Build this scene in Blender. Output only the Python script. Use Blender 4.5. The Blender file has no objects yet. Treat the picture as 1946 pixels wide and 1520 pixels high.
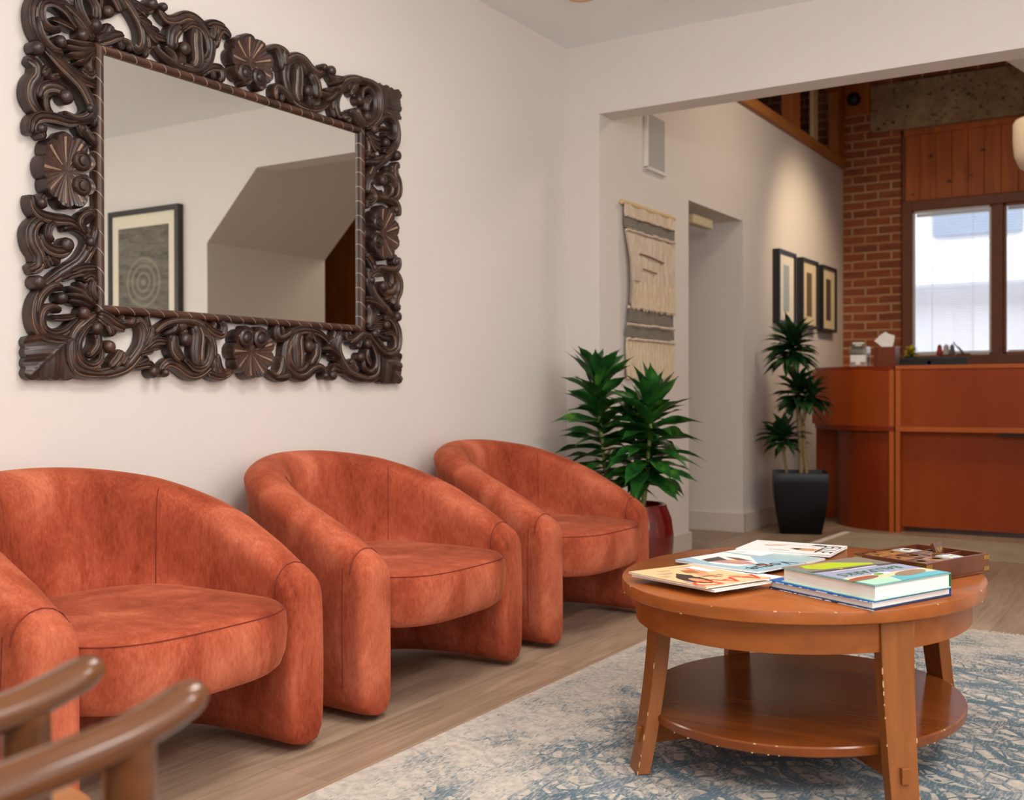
import bpy, bmesh, math, random
from mathutils import Vector, Matrix
random.seed(7)
S = bpy.context.scene
C = bpy.context.collection
PI = math.pi

# ------------------------------------------------------------ camera, world, lights, exposure
def setup_camera():
    cd = bpy.data.cameras.new('camera'); co = bpy.data.objects.new('camera', cd); C.objects.link(co)
    yaw, pitch, roll, fpx = -0.55938657, -0.00619849, -0.0021749, 2054.1
    f = Vector((math.sin(yaw)*math.cos(pitch), math.cos(yaw)*math.cos(pitch), math.sin(pitch)))
    r = Vector((math.cos(yaw), -math.sin(yaw), 0)); u = r.cross(f)
    r2 = r*math.cos(roll)+u*math.sin(roll); u2 = -r*math.sin(roll)+u*math.cos(roll)
    m = Matrix((r2, u2, -f)).transposed().to_4x4(); m.translation = (0, 0, .915)
    co.matrix_world = m
    cd.sensor_fit = 'HORIZONTAL'; cd.sensor_width = 36; cd.lens = 36*fpx/1946
    cd.clip_start = .02; cd.clip_end = 200
    cd.dof.use_dof = True; cd.dof.focus_distance = 2.8; cd.dof.aperture_fstop = 4.0
    S.camera = co
setup_camera()
S.view_settings.view_transform = 'Standard'; S.view_settings.look = 'None'
S.view_settings.gamma = 1; S.view_settings.use_curve_mapping = False
S.view_settings.exposure = 0.25

w = bpy.data.worlds.new('world'); S.world = w; w.use_nodes = True
bg = w.node_tree.nodes['Background']; bg.inputs[0].default_value = (.80, .88, 1, 1); bg.inputs[1].default_value = 1.2

def area(name, loc, rot, sx, sy, power, col=(1, 1, 1), spread=180):
    l = bpy.data.lights.new(name, 'AREA'); l.shape = 'RECTANGLE'; l.size = sx; l.size_y = sy
    l.energy = power; l.color = col; l.spread = math.radians(spread)
    o = bpy.data.objects.new(name, l); C.objects.link(o); o.location = loc; o.rotation_euler = rot
    return o
def spot(name, loc, target, power, col, angle, blend=.6, rad=.04):
    l = bpy.data.lights.new(name, 'SPOT'); l.energy = power; l.color = col
    l.spot_size = math.radians(angle); l.spot_blend = blend; l.shadow_soft_size = rad
    o = bpy.data.objects.new(name, l); C.objects.link(o); o.location = loc
    o.rotation_euler = (Vector(target)-Vector(loc)).to_track_quat('-Z', 'Y').to_euler()
    return o
# fill lamps added outside made-up windows in the right and rear walls
area('added_fill_right', (2.62, 1.2, 1.75), (0, PI/2, 0), 1.45, 3.4, 36, (1, .975, .94))
area('added_fill_rear', (0.7, -2.62, 1.6), (PI/2, 0, 0), 3.0, 1.5, 16, (.98, .98, 1))
# ceiling fill lamps, added to light the waiting room from above
for cx_, cy_, pw_ in ((-1.0, .4, 2), (-1.0, 2.3, 18), (1.0, .4, 16), (1.0, 2.3, 24)):
    area('added_ceiling_fill', (cx_, cy_, 2.632), (0, 0, 0), .58, .58, pw_, (1, .94, .88))
# added uplight behind the camera, stands in for flash bounced off the ceiling
spot('added_bounce_light', (.75, -.35, 1.86), (.6, .1, 2.65), 260, (1, .96, .92), 150, .8, .10)
# reception room: ceiling light, window daylight, warm downlight on the picture wall
area('reception_light', (-1.2, 6.4, 3.3), (0, 0, 0), .6, .6, 19, (1, .82, .62))
spot('picture_downlight', (-1.15, 7.5, 2.95), (-2.47, 8.1, 1.75), 92, (1, .76, .50), 66, 1.0, .12)
spot('desk_downlight', (-1.3, 6.1, 3.3), (-1.4, 7.4, .6), 35, (1, .86, .70), 60, .8)

# ------------------------------------------------------------ node material helpers
def srgb(r, g, b):
    f = lambda c: (c/255/12.92) if c/255 <= .04045 else ((c/255+.055)/1.055)**2.4
    return (f(r), f(g), f(b), 1)
class NT:
    def __init__(s, name):
        s.m = bpy.data.materials.new(name); s.m.use_nodes = True
        s.t = s.m.node_tree; s.b = s.t.nodes['Principled BSDF']
    def n(s, typ, **kw):
        nd = s.t.nodes.new(typ)
        for k, v in kw.items(): setattr(nd, k, v)
        return nd
    def l(s, a, b): s.t.links.new(a, b)
    def set(s, **kw):
        for k, v in kw.items(): s.b.inputs[k.replace('_', ' ')].default_value = v
    def coord(s, scale=(1, 1, 1), rot=(0, 0, 0), loc=(0, 0, 0), kind='Object'):
        tc = s.n('ShaderNodeTexCoord'); mp = s.n('ShaderNodeMapping')
        mp.inputs['Scale'].default_value = scale; mp.inputs['Rotation'].default_value = rot; mp.inputs['Location'].default_value = loc
        s.l(tc.outputs[kind], mp.inputs[0]); return mp.outputs[0]
    def noise(s, vec, scale, detail=4, rough=.55, dist=0):
        nd = s.n('ShaderNodeTexNoise'); s.l(vec, nd.inputs['Vector'])
        nd.inputs['Scale'].default_value = scale; nd.inputs['Detail'].default_value = detail
        nd.inputs['Roughness'].default_value = rough; nd.inputs['Distortion'].default_value = dist
        return nd.outputs['Fac']
    def ramp(s, fac, stops, interp='LINEAR'):
        r = s.n('ShaderNodeValToRGB'); s.l(fac, r.inputs[0]); cr = r.color_ramp; cr.interpolation = interp
        while len(cr.elements) < len(stops): cr.elements.new(.5)
        for e, (p, c) in zip(cr.elements, stops): e.position = p; e.color = c if len(c) == 4 else (*c, 1)
        return r.outputs[0]
    def mix(s, fac, a, b, mode='MIX'):
        m = s.n('ShaderNodeMix', data_type='RGBA', blend_type=mode)
        for inp, v in ((0, fac), (6, a), (7, b)):
            if hasattr(v, 'links') or hasattr(v, 'is_linked'): s.l(v, m.inputs[inp])
            else: m.inputs[inp].default_value = v
        return m.outputs[2]
    def math(s, op, a, b=0, c=0):
        m = s.n('ShaderNodeMath', operation=op)
        for i, v in enumerate((a, b, c)):
            if hasattr(v, 'is_linked'): s.l(v, m.inputs[i])
            else: m.inputs[i].default_value = v
        return m.outputs[0]
    def bump(s, h, strength=.3, dist=.01, prev=None):
        b = s.n('ShaderNodeBump'); b.inputs['Strength'].default_value = strength; b.inputs['Distance'].default_value = dist
        s.l(h, b.inputs['Height'])
        if prev is not None: s.l(prev, b.inputs['Normal'])
        s.l(b.outputs[0], s.b.inputs['Normal']); return b.outputs[0]
    def col(s, c): s.l(c, s.b.inputs['Base Color'])

def plain(name, c, rough=.5, var=.06, sc=30, metallic=0, bump=0, **kw):
    t = NT(name); v = t.coord(); n = t.noise(v, sc, 3)
    a = tuple(x*(1-var) for x in c[:3])+(1,); b = tuple(min(1, x*(1+var)) for x in c[:3])+(1,)
    t.col(t.ramp(n, [(.3, a), (.7, b)])); t.set(Roughness=rough, Metallic=metallic, **kw)
    if bump: t.bump(n, bump, .002)
    return t.m
def paint(name, c, rough=.75):
    t = NT(name); v = t.coord(); n = t.noise(v, 2.2, 2); n2 = t.noise(v, 450, 2)
    a = tuple(x*.985 for x in c[:3])+(1,)
    t.col(t.ramp(n, [(.3, a), (.7, c)])); t.set(Roughness=rough, Specular_IOR_Level=.25); t.bump(n2, .08, .001); return t.m
def wood(name, dark, light, axis='X', scale=1, rough=.35, coat=0, streak=28, contrast=(.3, .7), bump=.08):
    t = NT(name)
    sc = {'X': (1.2, streak, streak), 'Y': (streak, 1.2, streak), 'Z': (streak, streak, 1.2)}[axis]
    v = t.coord(tuple(q*scale for q in sc)); n = t.noise(v, 1, 6, .6, .6)
    v2 = t.coord(tuple(q*scale*.16 for q in sc)); n2 = t.noise(v2, 1, 3, .5, 1.2)
    f = t.math('ADD', t.math('MULTIPLY', n, .55), t.math('MULTIPLY', n2, .45))
    t.col(t.ramp(f, [(contrast[0], dark), (.5, tuple((p+q)/2 for p, q in zip(dark, light))), (contrast[1], light)]))
    t.set(Roughness=rough, Coat_Weight=coat, Coat_Roughness=.12, Specular_IOR_Level=.3); t.bump(n, bump, .002); return t.m

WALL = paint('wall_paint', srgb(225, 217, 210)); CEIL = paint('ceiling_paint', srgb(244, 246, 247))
TRIMW = plain('baseboard_paint', srgb(216, 204, 192), .45, .02)
def velvet():
    t = NT('rust_velvet'); v = t.coord((1, 1, .55)); a = t.noise(v, 8, 7, .66, .8); b = t.noise(t.coord((1, 1, .3)), 150, 3, .7)
    big = t.noise(t.coord((1, 1, .7)), 3.2, 3, .5, .5)
    f = t.math('ADD', t.math('ADD', t.math('MULTIPLY', a, .40), t.math('MULTIPLY', b, .18)), t.math('MULTIPLY', big, .42))
    t.col(t.ramp(f, [(.38, srgb(120, 45, 26)), (.5, srgb(164, 77, 51)), (.62, srgb(200, 111, 82))]))
    t.set(Roughness=.85, Sheen_Weight=.28, Sheen_Roughness=.4, Specular_IOR_Level=.15)
    t.b.inputs['Sheen Tint'].default_value = srgb(255, 170, 130)
    t.bump(t.noise(t.coord(), 900, 2), .15, .001); return t.m
VELVET = velvet()
SEAM = plain('seam_thread', srgb(120, 42, 24), .9)
CHERRY = wood('cherry_wood', srgb(126, 64, 22), srgb(166, 92, 38), 'X', 1, .30, .1, 22, (.3, .7), .02)
CHERRYZ = wood('cherry_wood_leg', srgb(120, 66, 26), srgb(158, 94, 44), 'Z', 1, .40, .08, 40, (.3, .7), .06)
CHIP = plain('bare_wood_chip', srgb(214, 176, 124), .7, .15)
DARKWOOD = None
def carved():
    t = NT('dark_carved_wood'); v = t.coord(); n = t.noise(v, 26, 5, .6); n2 = t.noise(v, 6, 2)
    f = t.math('ADD', t.math('MULTIPLY', n, .6), t.math('MULTIPLY', n2, .4))
    t.col(t.ramp(f, [(.35, srgb(32, 22, 19)), (.55, srgb(58, 40, 33)), (.72, srgb(92, 62, 44))]))
    t.set(Roughness=.36, Specular_IOR_Level=.55); t.bump(t.noise(v, 70, 4), .25, .003); return t.m
CARVED = carved()
WORN = plain('worn_carved_wood', srgb(66, 42, 31), .45, .35, 60, bump=.3)
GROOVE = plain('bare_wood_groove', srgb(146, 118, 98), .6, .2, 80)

# ------------------------------------------------------------ mesh helpers
class MB:
    def __init__(s): s.v = []; s.f = []; s.m = []
    def add(s, vs, fs, m=0):
        k = len(s.v); s.v += [tuple(p) for p in vs]; s.f += [tuple(i+k for i in f) for f in fs]; s.m += [m]*len(fs); return s
    def box(s, x0, y0, z0, x1, y1, z1, m=0, M=None):
        vs = [Vector((x, y, z)) for x in (x0, x1) for y in (y0, y1) for z in (z0, z1)]
        if M is not None: vs = [M @ p for p in vs]
        return s.add(vs, [(0, 1, 3, 2), (4, 6, 7, 5), (0, 4, 5, 1), (2, 3, 7, 6), (0, 2, 6, 4), (1, 5, 7, 3)], m)
    def prism(s, pts, z0, z1, m=0, M=None):
        n = len(pts); vs = [Vector((p[0], p[1], z0)) for p in pts]+[Vector((p[0], p[1], z1)) for p in pts]
        if M is not None: vs = [M @ p for p in vs]
        return s.add(vs, [tuple(range(n))[::-1], tuple(range(n, 2*n))]+[(i, (i+1) % n, (i+1) % n+n, i+n) for i in range(n)], m)
    def rings(s, rings, m=0, caps=(True, True), close=True):
        n = len(rings[0]); vs = [p for r in rings for p in r]; fs = []
        for k in range(len(rings)-1):
            for i in range(n if close else n-1):
                j = (i+1) % n; fs.append((k*n+i, k*n+j, (k+1)*n+j, (k+1)*n+i))
        if caps[0]: fs.append(tuple(range(n))[::-1])
        if caps[1]: fs.append(tuple(range((len(rings)-1)*n, len(rings)*n)))
        return s.add(vs, fs, m)
    def lathe(s, prof, n=24, c=(0, 0, 0), m=0, M=None, sx=1, sy=1):
        rs = []
        for r, z in prof:
            ring = [Vector((c[0]+r*sx*math.cos(2*PI*i/n), c[1]+r*sy*math.sin(2*PI*i/n), c[2]+z)) for i in range(n)]
            rs.append([M @ p for p in ring] if M is not None else ring)
        return s.rings(rs, m)
    def tube(s, pts, rad, n=10, m=0, flat=None):
        pts = [Vector(p) for p in pts]; rs = []; up = Vector((0, 0, 1))
        for i, p in enumerate(pts):
            d = (pts[min(i+1, len(pts)-1)]-pts[max(i-1, 0)]).normalized()
            a = up.cross(d)
            if a.length < .05: a = Vector((1, 0, 0)).cross(d)
            a.normalize(); b = d.cross(a)
            r = rad[i] if isinstance(rad, (list, tuple)) else rad
            fx = 1 if flat is None else flat
            rs.append([p+a*r*math.cos(2*PI*k/n)+b*r*fx*math.sin(2*PI*k/n) for k in range(n)])
        return s.rings(rs, m)
    def build(s, name, mats, parent=None, smooth=None, bevel=0, seg=2, world=True, sub=0):
        if not isinstance(mats, (list, tuple)): mats = [mats]
        vs = [Vector(p) for p in s.v]
        if parent is not None:
            org = Vector(parent.get('_o', (0, 0, 0))) if world else Vector((0, 0, 0))
            p2 = parent.parent
        else:
            xs = [p.x for p in vs]; ys = [p.y for p in vs]; zs = [p.z for p in vs]
            org = Vector(((min(xs)+max(xs))/2, (min(ys)+max(ys))/2, min(zs)))
        me = bpy.data.meshes.new(name); me.from_pydata([tuple(p-org) for p in vs], [], s.f)
        for mt in mats: me.materials.append(mt)
        me.polygons.foreach_set('material_index', s.m)
        bm = bmesh.new(); bm.from_mesh(me); bmesh.ops.recalc_face_normals(bm, faces=bm.faces[:]); bm.to_mesh(me); bm.free()
        o = bpy.data.objects.new(name, me); C.objects.link(o)
        if parent is not None: o.parent = parent; o['_o'] = tuple(org)
        else: o.location = org; o['_o'] = tuple(org)
        if parent is not None: o['_o'] = tuple(org)
        if smooth is not None:
            me.polygons.foreach_set('use_smooth', [True]*len(me.polygons))
            if smooth < 180: me.set_sharp_from_angle(angle=math.radians(smooth))
        if bevel:
            md = o.modifiers.new('bevel', 'BEVEL'); md.width = bevel; md.segments = seg; md.limit_method = 'ANGLE'; md.angle_limit = math.radians(35)
            md.harden_normals = False
        if sub:
            md = o.modifiers.new('sub', 'SUBSURF'); md.levels = sub; md.render_levels = sub
        return o
def thing(name, label, cat, loc=(0, 0, 0), rz=0, group=None, local=False):
    o = bpy.data.objects.new(name, None); C.objects.link(o); o.location = loc; o.rotation_euler = (0, 0, rz)
    o.empty_display_size = .1
    o['_o'] = tuple(loc) if not local else (0., 0., 0.)
    o['label'] = label; o['category'] = cat
    if group: o['group'] = group
    return o
def tag(o, label, cat, group=None):
    o['label'] = label; o['category'] = cat
    if group: o['group'] = group
    return o
def struct(o): o['kind'] = 'structure'; return o
def cr(pts, n=6):
    P = [Vector(p) for p in pts]; out = []
    for i in range(len(P)-1):
        p0 = P[max(i-1, 0)]; p1 = P[i]; p2 = P[i+1]; p3 = P[min(i+2, len(P)-1)]
        for k in range(n):
            t = k/n; out.append(.5*((2*p1)+(p2-p0)*t+(2*p0-5*p1+4*p2-p3)*t*t+(3*p1-p0-3*p2+p3)*t**3))
    out.append(P[-1]); return out
def text_mb(mb, body, size, M, m=0, ext=.0004, align='CENTER', shear=0, sx=1):
    cu = bpy.data.curves.new('t', 'FONT'); cu.body = body; cu.size = size; cu.extrude = ext; cu.align_x = align; cu.align_y = 'CENTER'
    cu.resolution_u = 2; cu.shear = shear
    o = bpy.data.objects.new('t', cu); C.objects.link(o)
    dg = bpy.context.evaluated_depsgraph_get(); me = bpy.data.meshes.new_from_object(o.evaluated_get(dg))
    mb.add([M @ Vector((p.co.x*sx, p.co.y, p.co.z)) for p in me.vertices], [tuple(f.vertices) for f in me.polygons], m)
    bpy.data.objects.remove(o); bpy.data.curves.remove(cu); bpy.data.meshes.remove(me)
# ------------------------------------------------------------ setting
XL, XP, YH, YB = -2.661, -2.476, 4.774, 9.227
def slab(name, *b, mat=None, m=WALL):
    return struct(MB().box(*b).build(name, m))
def floor_mat():
    t = NT('grey_oak_planks'); tc = t.n('ShaderNodeTexCoord'); sp = t.n('ShaderNodeSeparateXYZ'); cb = t.n('ShaderNodeCombineXYZ')
    t.l(tc.outputs['Object'], sp.inputs[0]); t.l(sp.outputs[1], cb.inputs[0]); t.l(sp.outputs[0], cb.inputs[1])
    br = t.n('ShaderNodeTexBrick'); t.l(cb.outputs[0], br.inputs['Vector'])
    br.inputs['Scale'].default_value = 1; br.inputs['Brick Width'].default_value = 1.22; br.inputs['Row Height'].default_value = .18
    br.inputs['Mortar Size'].default_value = .0008; br.inputs['Mortar Smooth'].default_value = .2; br.offset = .37
    br.inputs['Color1'].default_value = srgb(160, 136, 113); br.inputs['Color2'].default_value = srgb(186, 161, 137); br.inputs['Mortar'].default_value = srgb(92, 76, 62)
    g = t.noise(t.coord((26, 1.6, 1)), 1.4, 7, .62, 1.4); g2 = t.noise(t.coord((5, .9, 1)), 1.1, 3, .5, 2)
    c = t.mix(t.math('MULTIPLY', t.ramp(g, [(.34, (1, 1, 1)), (.62, (0, 0, 0))]), .50), br.outputs[0], srgb(112, 92, 74))
    c = t.mix(t.math('MULTIPLY', t.ramp(g2, [(.55, (0, 0, 0)), (.75, (1, 1, 1))]), .35), c, srgb(214, 186, 160))
    t.col(c); t.set(Roughness=.42, Specular_IOR_Level=.45); t.bump(g, .06, .001); return t.m
FLOORM = floor_mat()
slab('floor', -3.4, -2.7, -.12, 3.2, 9.9, 0, m=FLOORM)
# waiting room
slab('wall_left', XL-.14, -2.7, 0, XL, YH, 2.65)
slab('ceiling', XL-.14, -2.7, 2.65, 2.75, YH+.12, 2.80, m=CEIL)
hd = MB()   # header wall with the chamfered opening towards reception
hd.box(XL-.14, YH, 0, XP, YH+.15, 2.65)
hd.prism([(-2.476, 2.297), (-.467, 2.297), (-.03, 1.872), (-.03, 0), (2.75, 0), (2.75, 2.65), (-2.476, 2.65)], 0, .15, 0,
         Matrix(((1, 0, 0, 0), (0, 0, -1, YH+.15), (0, 1, 0, 0), (0, 0, 0, 1))))
struct(hd.build('wall_header', WALL))
# right and rear walls, with openings made for the added fill lamps
rw = MB(); X1 = 2.5
rw.box(X1, -2.7, 0, X1+.15, YH, 1.0).box(X1, -2.7, 2.5, X1+.15, YH, 2.65).box(X1, -2.7, 1.0, X1+.15, -.5, 2.5).box(X1, 2.9, 1.0, X1+.15, YH, 2.5)
struct(rw.build('wall_right', WALL))
bw = MB(); Y0 = -2.5
bw.box(XL, Y0-.15, 0, X1, Y0, .85).box(XL, Y0-.15, 2.35, X1, Y0, 2.65).box(XL, Y0-.15, .85, -.85, Y0, 2.35).box(2.2, Y0-.15, .85, X1, Y0, 2.35)
struct(bw.build('wall_rear', WALL))
# reception side: pillar wall with doorway and sloping stair box
pw = MB()
TOP = 2.80
pw.box(XP-.15, YH+.15, 0, XP, 5.90, TOP)
pw.box(XP-.15, 5.90, 2.04, XP, 6.805, TOP)
pw.box(XP-.42, 6.805, 0, XP, 9.5, TOP)
pw.box(XP-.42, 5.90, 2.04, XP-.15, 6.805, TOP)
struct(pw.build('wall_reception', WALL))
slab('wall_passage', -3.5, 5.6, 0, -3.38, 9.5, TOP)
struct(MB().box(XP-.9, 5.75, 0, XP-.15, 5.90, TOP).build('wall_passage_side', WALL))
st = MB()   # boxed-in stair: vertical wall face, sloped underside
st.prism([(-.03, 0), (-.03, 1.872), (-.467, 2.297), (-1.15, 2.89), (-1.15, 3.6), (1.2, 3.6), (1.2, 0)], 0, .95, 0,
         Matrix(((1, 0, 0, 0), (0, 0, -1, 5.871), (0, 1, 0, 0), (0, 0, 0, 1))))
struct(st.build('wall_stair_box', WALL))
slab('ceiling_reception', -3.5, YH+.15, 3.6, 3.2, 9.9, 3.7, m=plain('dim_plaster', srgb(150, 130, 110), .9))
# baseboards
bb = MB().box(XL, -2.5, 0, XL+.014, YH, .105); struct(bb.build('baseboard_left', TRIMW, bevel=.002))
bb = MB().box(XP, YH+.0, 0, XP+.014, 5.90+.014, .105).box(XP-.9, 5.9, 0, XP+.0, 5.914, .105); struct(bb.build('baseboard_pillar', TRIMW, bevel=.002))
bb = MB().box(XP, 6.79, 0, XP+.014, YB, .125).box(XP-.42, 6.791, 0, XP+.014, 6.805, .125); struct(bb.build('baseboard_reception', TRIMW, bevel=.002))
bb = MB().box(XL, YH-.014, 0, XP, YH, .105); struct(bb.build('baseboard_header', TRIMW, bevel=.002))

# timber beam and clerestory on top of the reception wall
PINE = wood('orange_pine', srgb(142, 74, 26), srgb(196, 116, 48), 'Z', 1, .5, 0, 16, (.3, .7), .05)
PINEY = wood('orange_pine_beam', srgb(150, 86, 34), srgb(206, 140, 72), 'Y', 1, .55, 0, 14, (.3, .7), .2)
bm_ = MB().box(XP-.10, YH+.16, TOP, XP+.03, YB, TOP+.075); struct(bm_.build('trim_1', PINEY, bevel=.006))
ck = thing('clerestory_window', 'orange pine internal window above the reception wall with a pale mullion', 'window', (XP-.03, 8.3, TOP+.075))

MB().box(XP-.06, 7.78, 2.875, XP+.02, 7.98, 3.52).box(XP-.06, 9.0, 2.875, XP+.02, YB-.002, 3.52).box(XP-.06, 7.98, 3.40, XP+.02, 9.0, 3.52).box(XP-.05, 6.9, 3.45, XP+.01, 7.78, 3.52).build('frame', PINE, ck, bevel=.004)
MB().box(XP-.03, 8.38, 2.875, XP+.0, 8.50, 3.40).build('mullion', plain('pale_wood', srgb(214, 184, 142), .5), ck, bevel=.003)
def bricks():
    t = NT('old_red_brick'); tc = t.n('ShaderNodeTexCoord'); sp = t.n('ShaderNodeSeparateXYZ'); cb = t.n('ShaderNodeCombineXYZ')
    t.l(tc.outputs['Object'], sp.inputs[0]); t.l(t.math('ADD', sp.outputs[0], sp.outputs[1]), cb.inputs[0]); t.l(sp.outputs[2], cb.inputs[1])
    nz = t.n('ShaderNodeTexNoise'); nz.inputs['Scale'].default_value = 6; t.l(cb.outputs[0], nz.inputs['Vector'])
    vm = t.n('ShaderNodeVectorMath', operation='MULTIPLY_ADD'); t.l(nz.outputs['Color'], vm.inputs[0]); vm.inputs[1].default_value = (.012, .012, 0); t.l(cb.outputs[0], vm.inputs[2])
    br = t.n('ShaderNodeTexBrick'); t.l(vm.outputs[0], br.inputs['Vector'])
    br.inputs['Scale'].default_value = 1; br.inputs['Brick Width'].default_value = .21; br.inputs['Row Height'].default_value = .072
    br.inputs['Mortar Size'].default_value = .0095; br.inputs['Mortar Smooth'].default_value = .35; br.inputs['Bias'].default_value = 0
    br.inputs['Color1'].default_value = srgb(160, 88, 56); br.inputs['Color2'].default_value = srgb(132, 74, 52); br.inputs['Mortar'].default_value = srgb(206, 168, 124)
    n = t.noise(t.coord((6, 6, 16)), 1, 3); n2 = t.noise(t.coord(), 60, 4)
    c = t.mix(t.math('MULTIPLY', t.ramp(n, [(.45, (0, 0, 0)), (.62, (1, 1, 1))]), .45), br.outputs[0], srgb(186, 100, 56))
    c = t.mix(t.math('MULTIPLY', n2, .25), c, srgb(110, 60, 42)); t.col(c); t.set(Roughness=.9)
    t.bump(t.math('ADD', t.math('MULTIPLY', br.outputs['Fac'], -1), t.math('MULTIPLY', n2, .3)), .6, .012); return t.m
BRICK = bricks()
fw = MB()
fw.box(XP-.3, YB, 0, -2.006, YB+.42, 3.6)            # brick pier
struct(fw.build('wall_brick_pier', BRICK, bevel=.02, seg=3))
fw = MB().box(-2.02, YB+.02, 3.48, 3.2, YB+.42, 3.6).box(-2.02, YB+.3, 0, 3.2, YB+.42, 1.12)
struct(fw.build('wall_far', BRICK))
def concrete():
    t = NT('rough_concrete'); v = t.coord(); n = t.noise(v, 5, 5, .6); n2 = t.noise(v, 26, 5, .7)
    c = t.ramp(n, [(.3, srgb(138, 112, 80)), (.7, srgb(184, 160, 126))])
    c = t.mix(t.ramp(n2, [(.56, (0, 0, 0)), (.66, (1, 1, 1))]), c, srgb(48, 44, 38)); t.col(c); t.set(Roughness=.95)
    t.bump(t.math('ADD', n, n2), .7, .02); return t.m
CONC = concrete()
struct(MB().box(-2.246, YB-.03, 3.07, 3.2, YB+.3, 3.46).build('trim_2', CONC, bevel=.01))
# pine boarding over the window
def boards():
    t = NT('knotty_pine_boards'); v = t.coord((9, 9, .7)); n = t.noise(v, 1.3, 6, .6, 1)
    c = t.ramp(n, [(.3, srgb(150, 72, 16)), (.7, srgb(204, 108, 30))])
    vo = t.n('ShaderNodeTexVoronoi'); t.l(t.coord((3.2, 1, 5.5)), vo.inputs['Vector']); vo.inputs['Scale'].default_value = 1.3
    c = t.mix(t.ramp(vo.outputs['Distance'], [(.05, (1, 1, 1)), (.12, (0, 0, 0))]), c, srgb(62, 26, 12)); t.col(c)
    t.set(Roughness=.5); return t.m
pb = MB(); x = -1.985; k = 0
while x < 1.0:
    pb.box(x, YB+.05+(k % 2)*.001, 2.485, x+.118, YB+.08, 3.07); pb.box(x+.118, YB+.056, 2.485, x+.122, YB+.08, 3.07); x += .122; k += 1
pb.box(-2.0, YB+.03, 3.02, 1.0, YB+.05, 3.07); struct(pb.build('trim_3', boards(), bevel=.002))
BROWN = plain('brown_window_wood', srgb(122, 68, 40), .45, .12, 12)
BROWN2 = plain('brown_window_wood_light', srgb(150, 96, 64), .45, .12, 12)
WHITEV = plain('white_window_bead', srgb(232, 228, 222), .4, .01)
wf = MB()
wf.box(-2.006, YB+.02, 1.05, -1.925, YB+.14, 2.485).box(-2.006, YB+.03, 2.40, 1.0, YB+.14, 2.485)
wf.box(-1.325, YB+.03, 1.16, -1.235, YB+.14, 2.40).box(-2.006, YB-.0, 1.10, 1.0, YB+.2, 1.215)
wf.box(-2.006, YB+.03, 2.485, -1.980, YB+.14, 3.07)
wf.box(-.58, YB+.03, 1.16, -.49, YB+.14, 2.40)
w1 = wf.build('window_1', BROWN, bevel=.008); struct(w1)
for a, b in ((-1.925, -1.325), (-1.235, -.58)):
    q = MB(); q.box(a, YB+.05, 1.215, a+.018, YB+.09, 2.40).box(b-.018, YB+.05, 1.215, b, YB+.09, 2.40).box(a, YB+.05, 1.215, b, YB+.09, 1.235).box(a, YB+.05, 2.382, b, YB+.09, 2.40)
    q.build('sash', BROWN2 if a > -1.5 else WHITEV, w1, bevel=.002)
def glass_mat():
    t = NT('window_glass'); out = t.t.nodes['Material Output']; tr = t.n('ShaderNodeBsdfTransparent'); gl = t.n('ShaderNodeBsdfGlossy'); gl.inputs['Roughness'].default_value = .02
    fr = t.n('ShaderNodeFresnel'); fr.inputs[0].default_value = 1.45; mx = t.n('ShaderNodeMixShader')
    t.l(fr.outputs[0], mx.inputs[0]); t.l(tr.outputs[0], mx.inputs[1]); t.l(gl.outputs[0], mx.inputs[2]); t.l(mx.outputs[0], out.inputs[0]); return t.m
GLASS = glass_mat()
for a, b in ((-1.907, -1.343), (-1.217, -.598)):
    MB().box(a, YB+.068, 1.235, b, YB+.072, 2.382).build('pane', GLASS, w1)
# blinds behind the glass: very thin pale slats
BL = plain('blind_slat', srgb(236, 238, 240), .5, .01)
for bi, (a, b) in enumerate(((-1.90, -1.35), (-1.21, -.60))):
    bd = thing('window_blind', ('pale horizontal blind in the left window light behind the monitor', 'pale horizontal blind in the right window light above the desk')[bi], 'blind', ((a+b)/2, YB+.1, 1.24), group='window blinds')
    q = MB(); z = 1.25
    while z < 2.37: q.box(a, YB+.09, z, b, YB+.112, z+.0012); z += .021
    o = q.build('slats', BL, bd)
    q = MB(); q.box(a, YB+.088, 2.355, b, YB+.115, 2.38).build('rail', BL, bd); MB().box(a, YB+.088, 1.237, b, YB+.115, 1.248).build('rail', BL, bd)
    for xx in (a+.12, b-.12): MB().box(xx-.0015, YB+.0995, 1.24, xx+.0015, YB+.101, 2.37).build('cord', BL, bd)
# neighbouring building outside
WB = plain('white_render', srgb(240, 240, 242), .8, .03, 2)
ob = thing('neighbouring_building', 'white building seen outside through the reception windows', 'building', (-1, 13.5, 0))
MB().box(-8, 13.5, -1, 4, 14.0, 7).build('facade', WB, ob)
MB().box(-8, 13.1, 2.15, 4, 13.5, 2.62).build('ledge', WB, ob, bevel=.01)
MB().box(-2.55, 13.42, 2.75, -1.6, 13.5, 3.6).build('window', plain('grey_shutter', srgb(150, 165, 185), .5), ob)
area('courtyard_daylight', (-1.5, 11.2, 4.5), (math.radians(60), 0, 0), 5, 2.5, 110, (.97, .98, 1))

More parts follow.
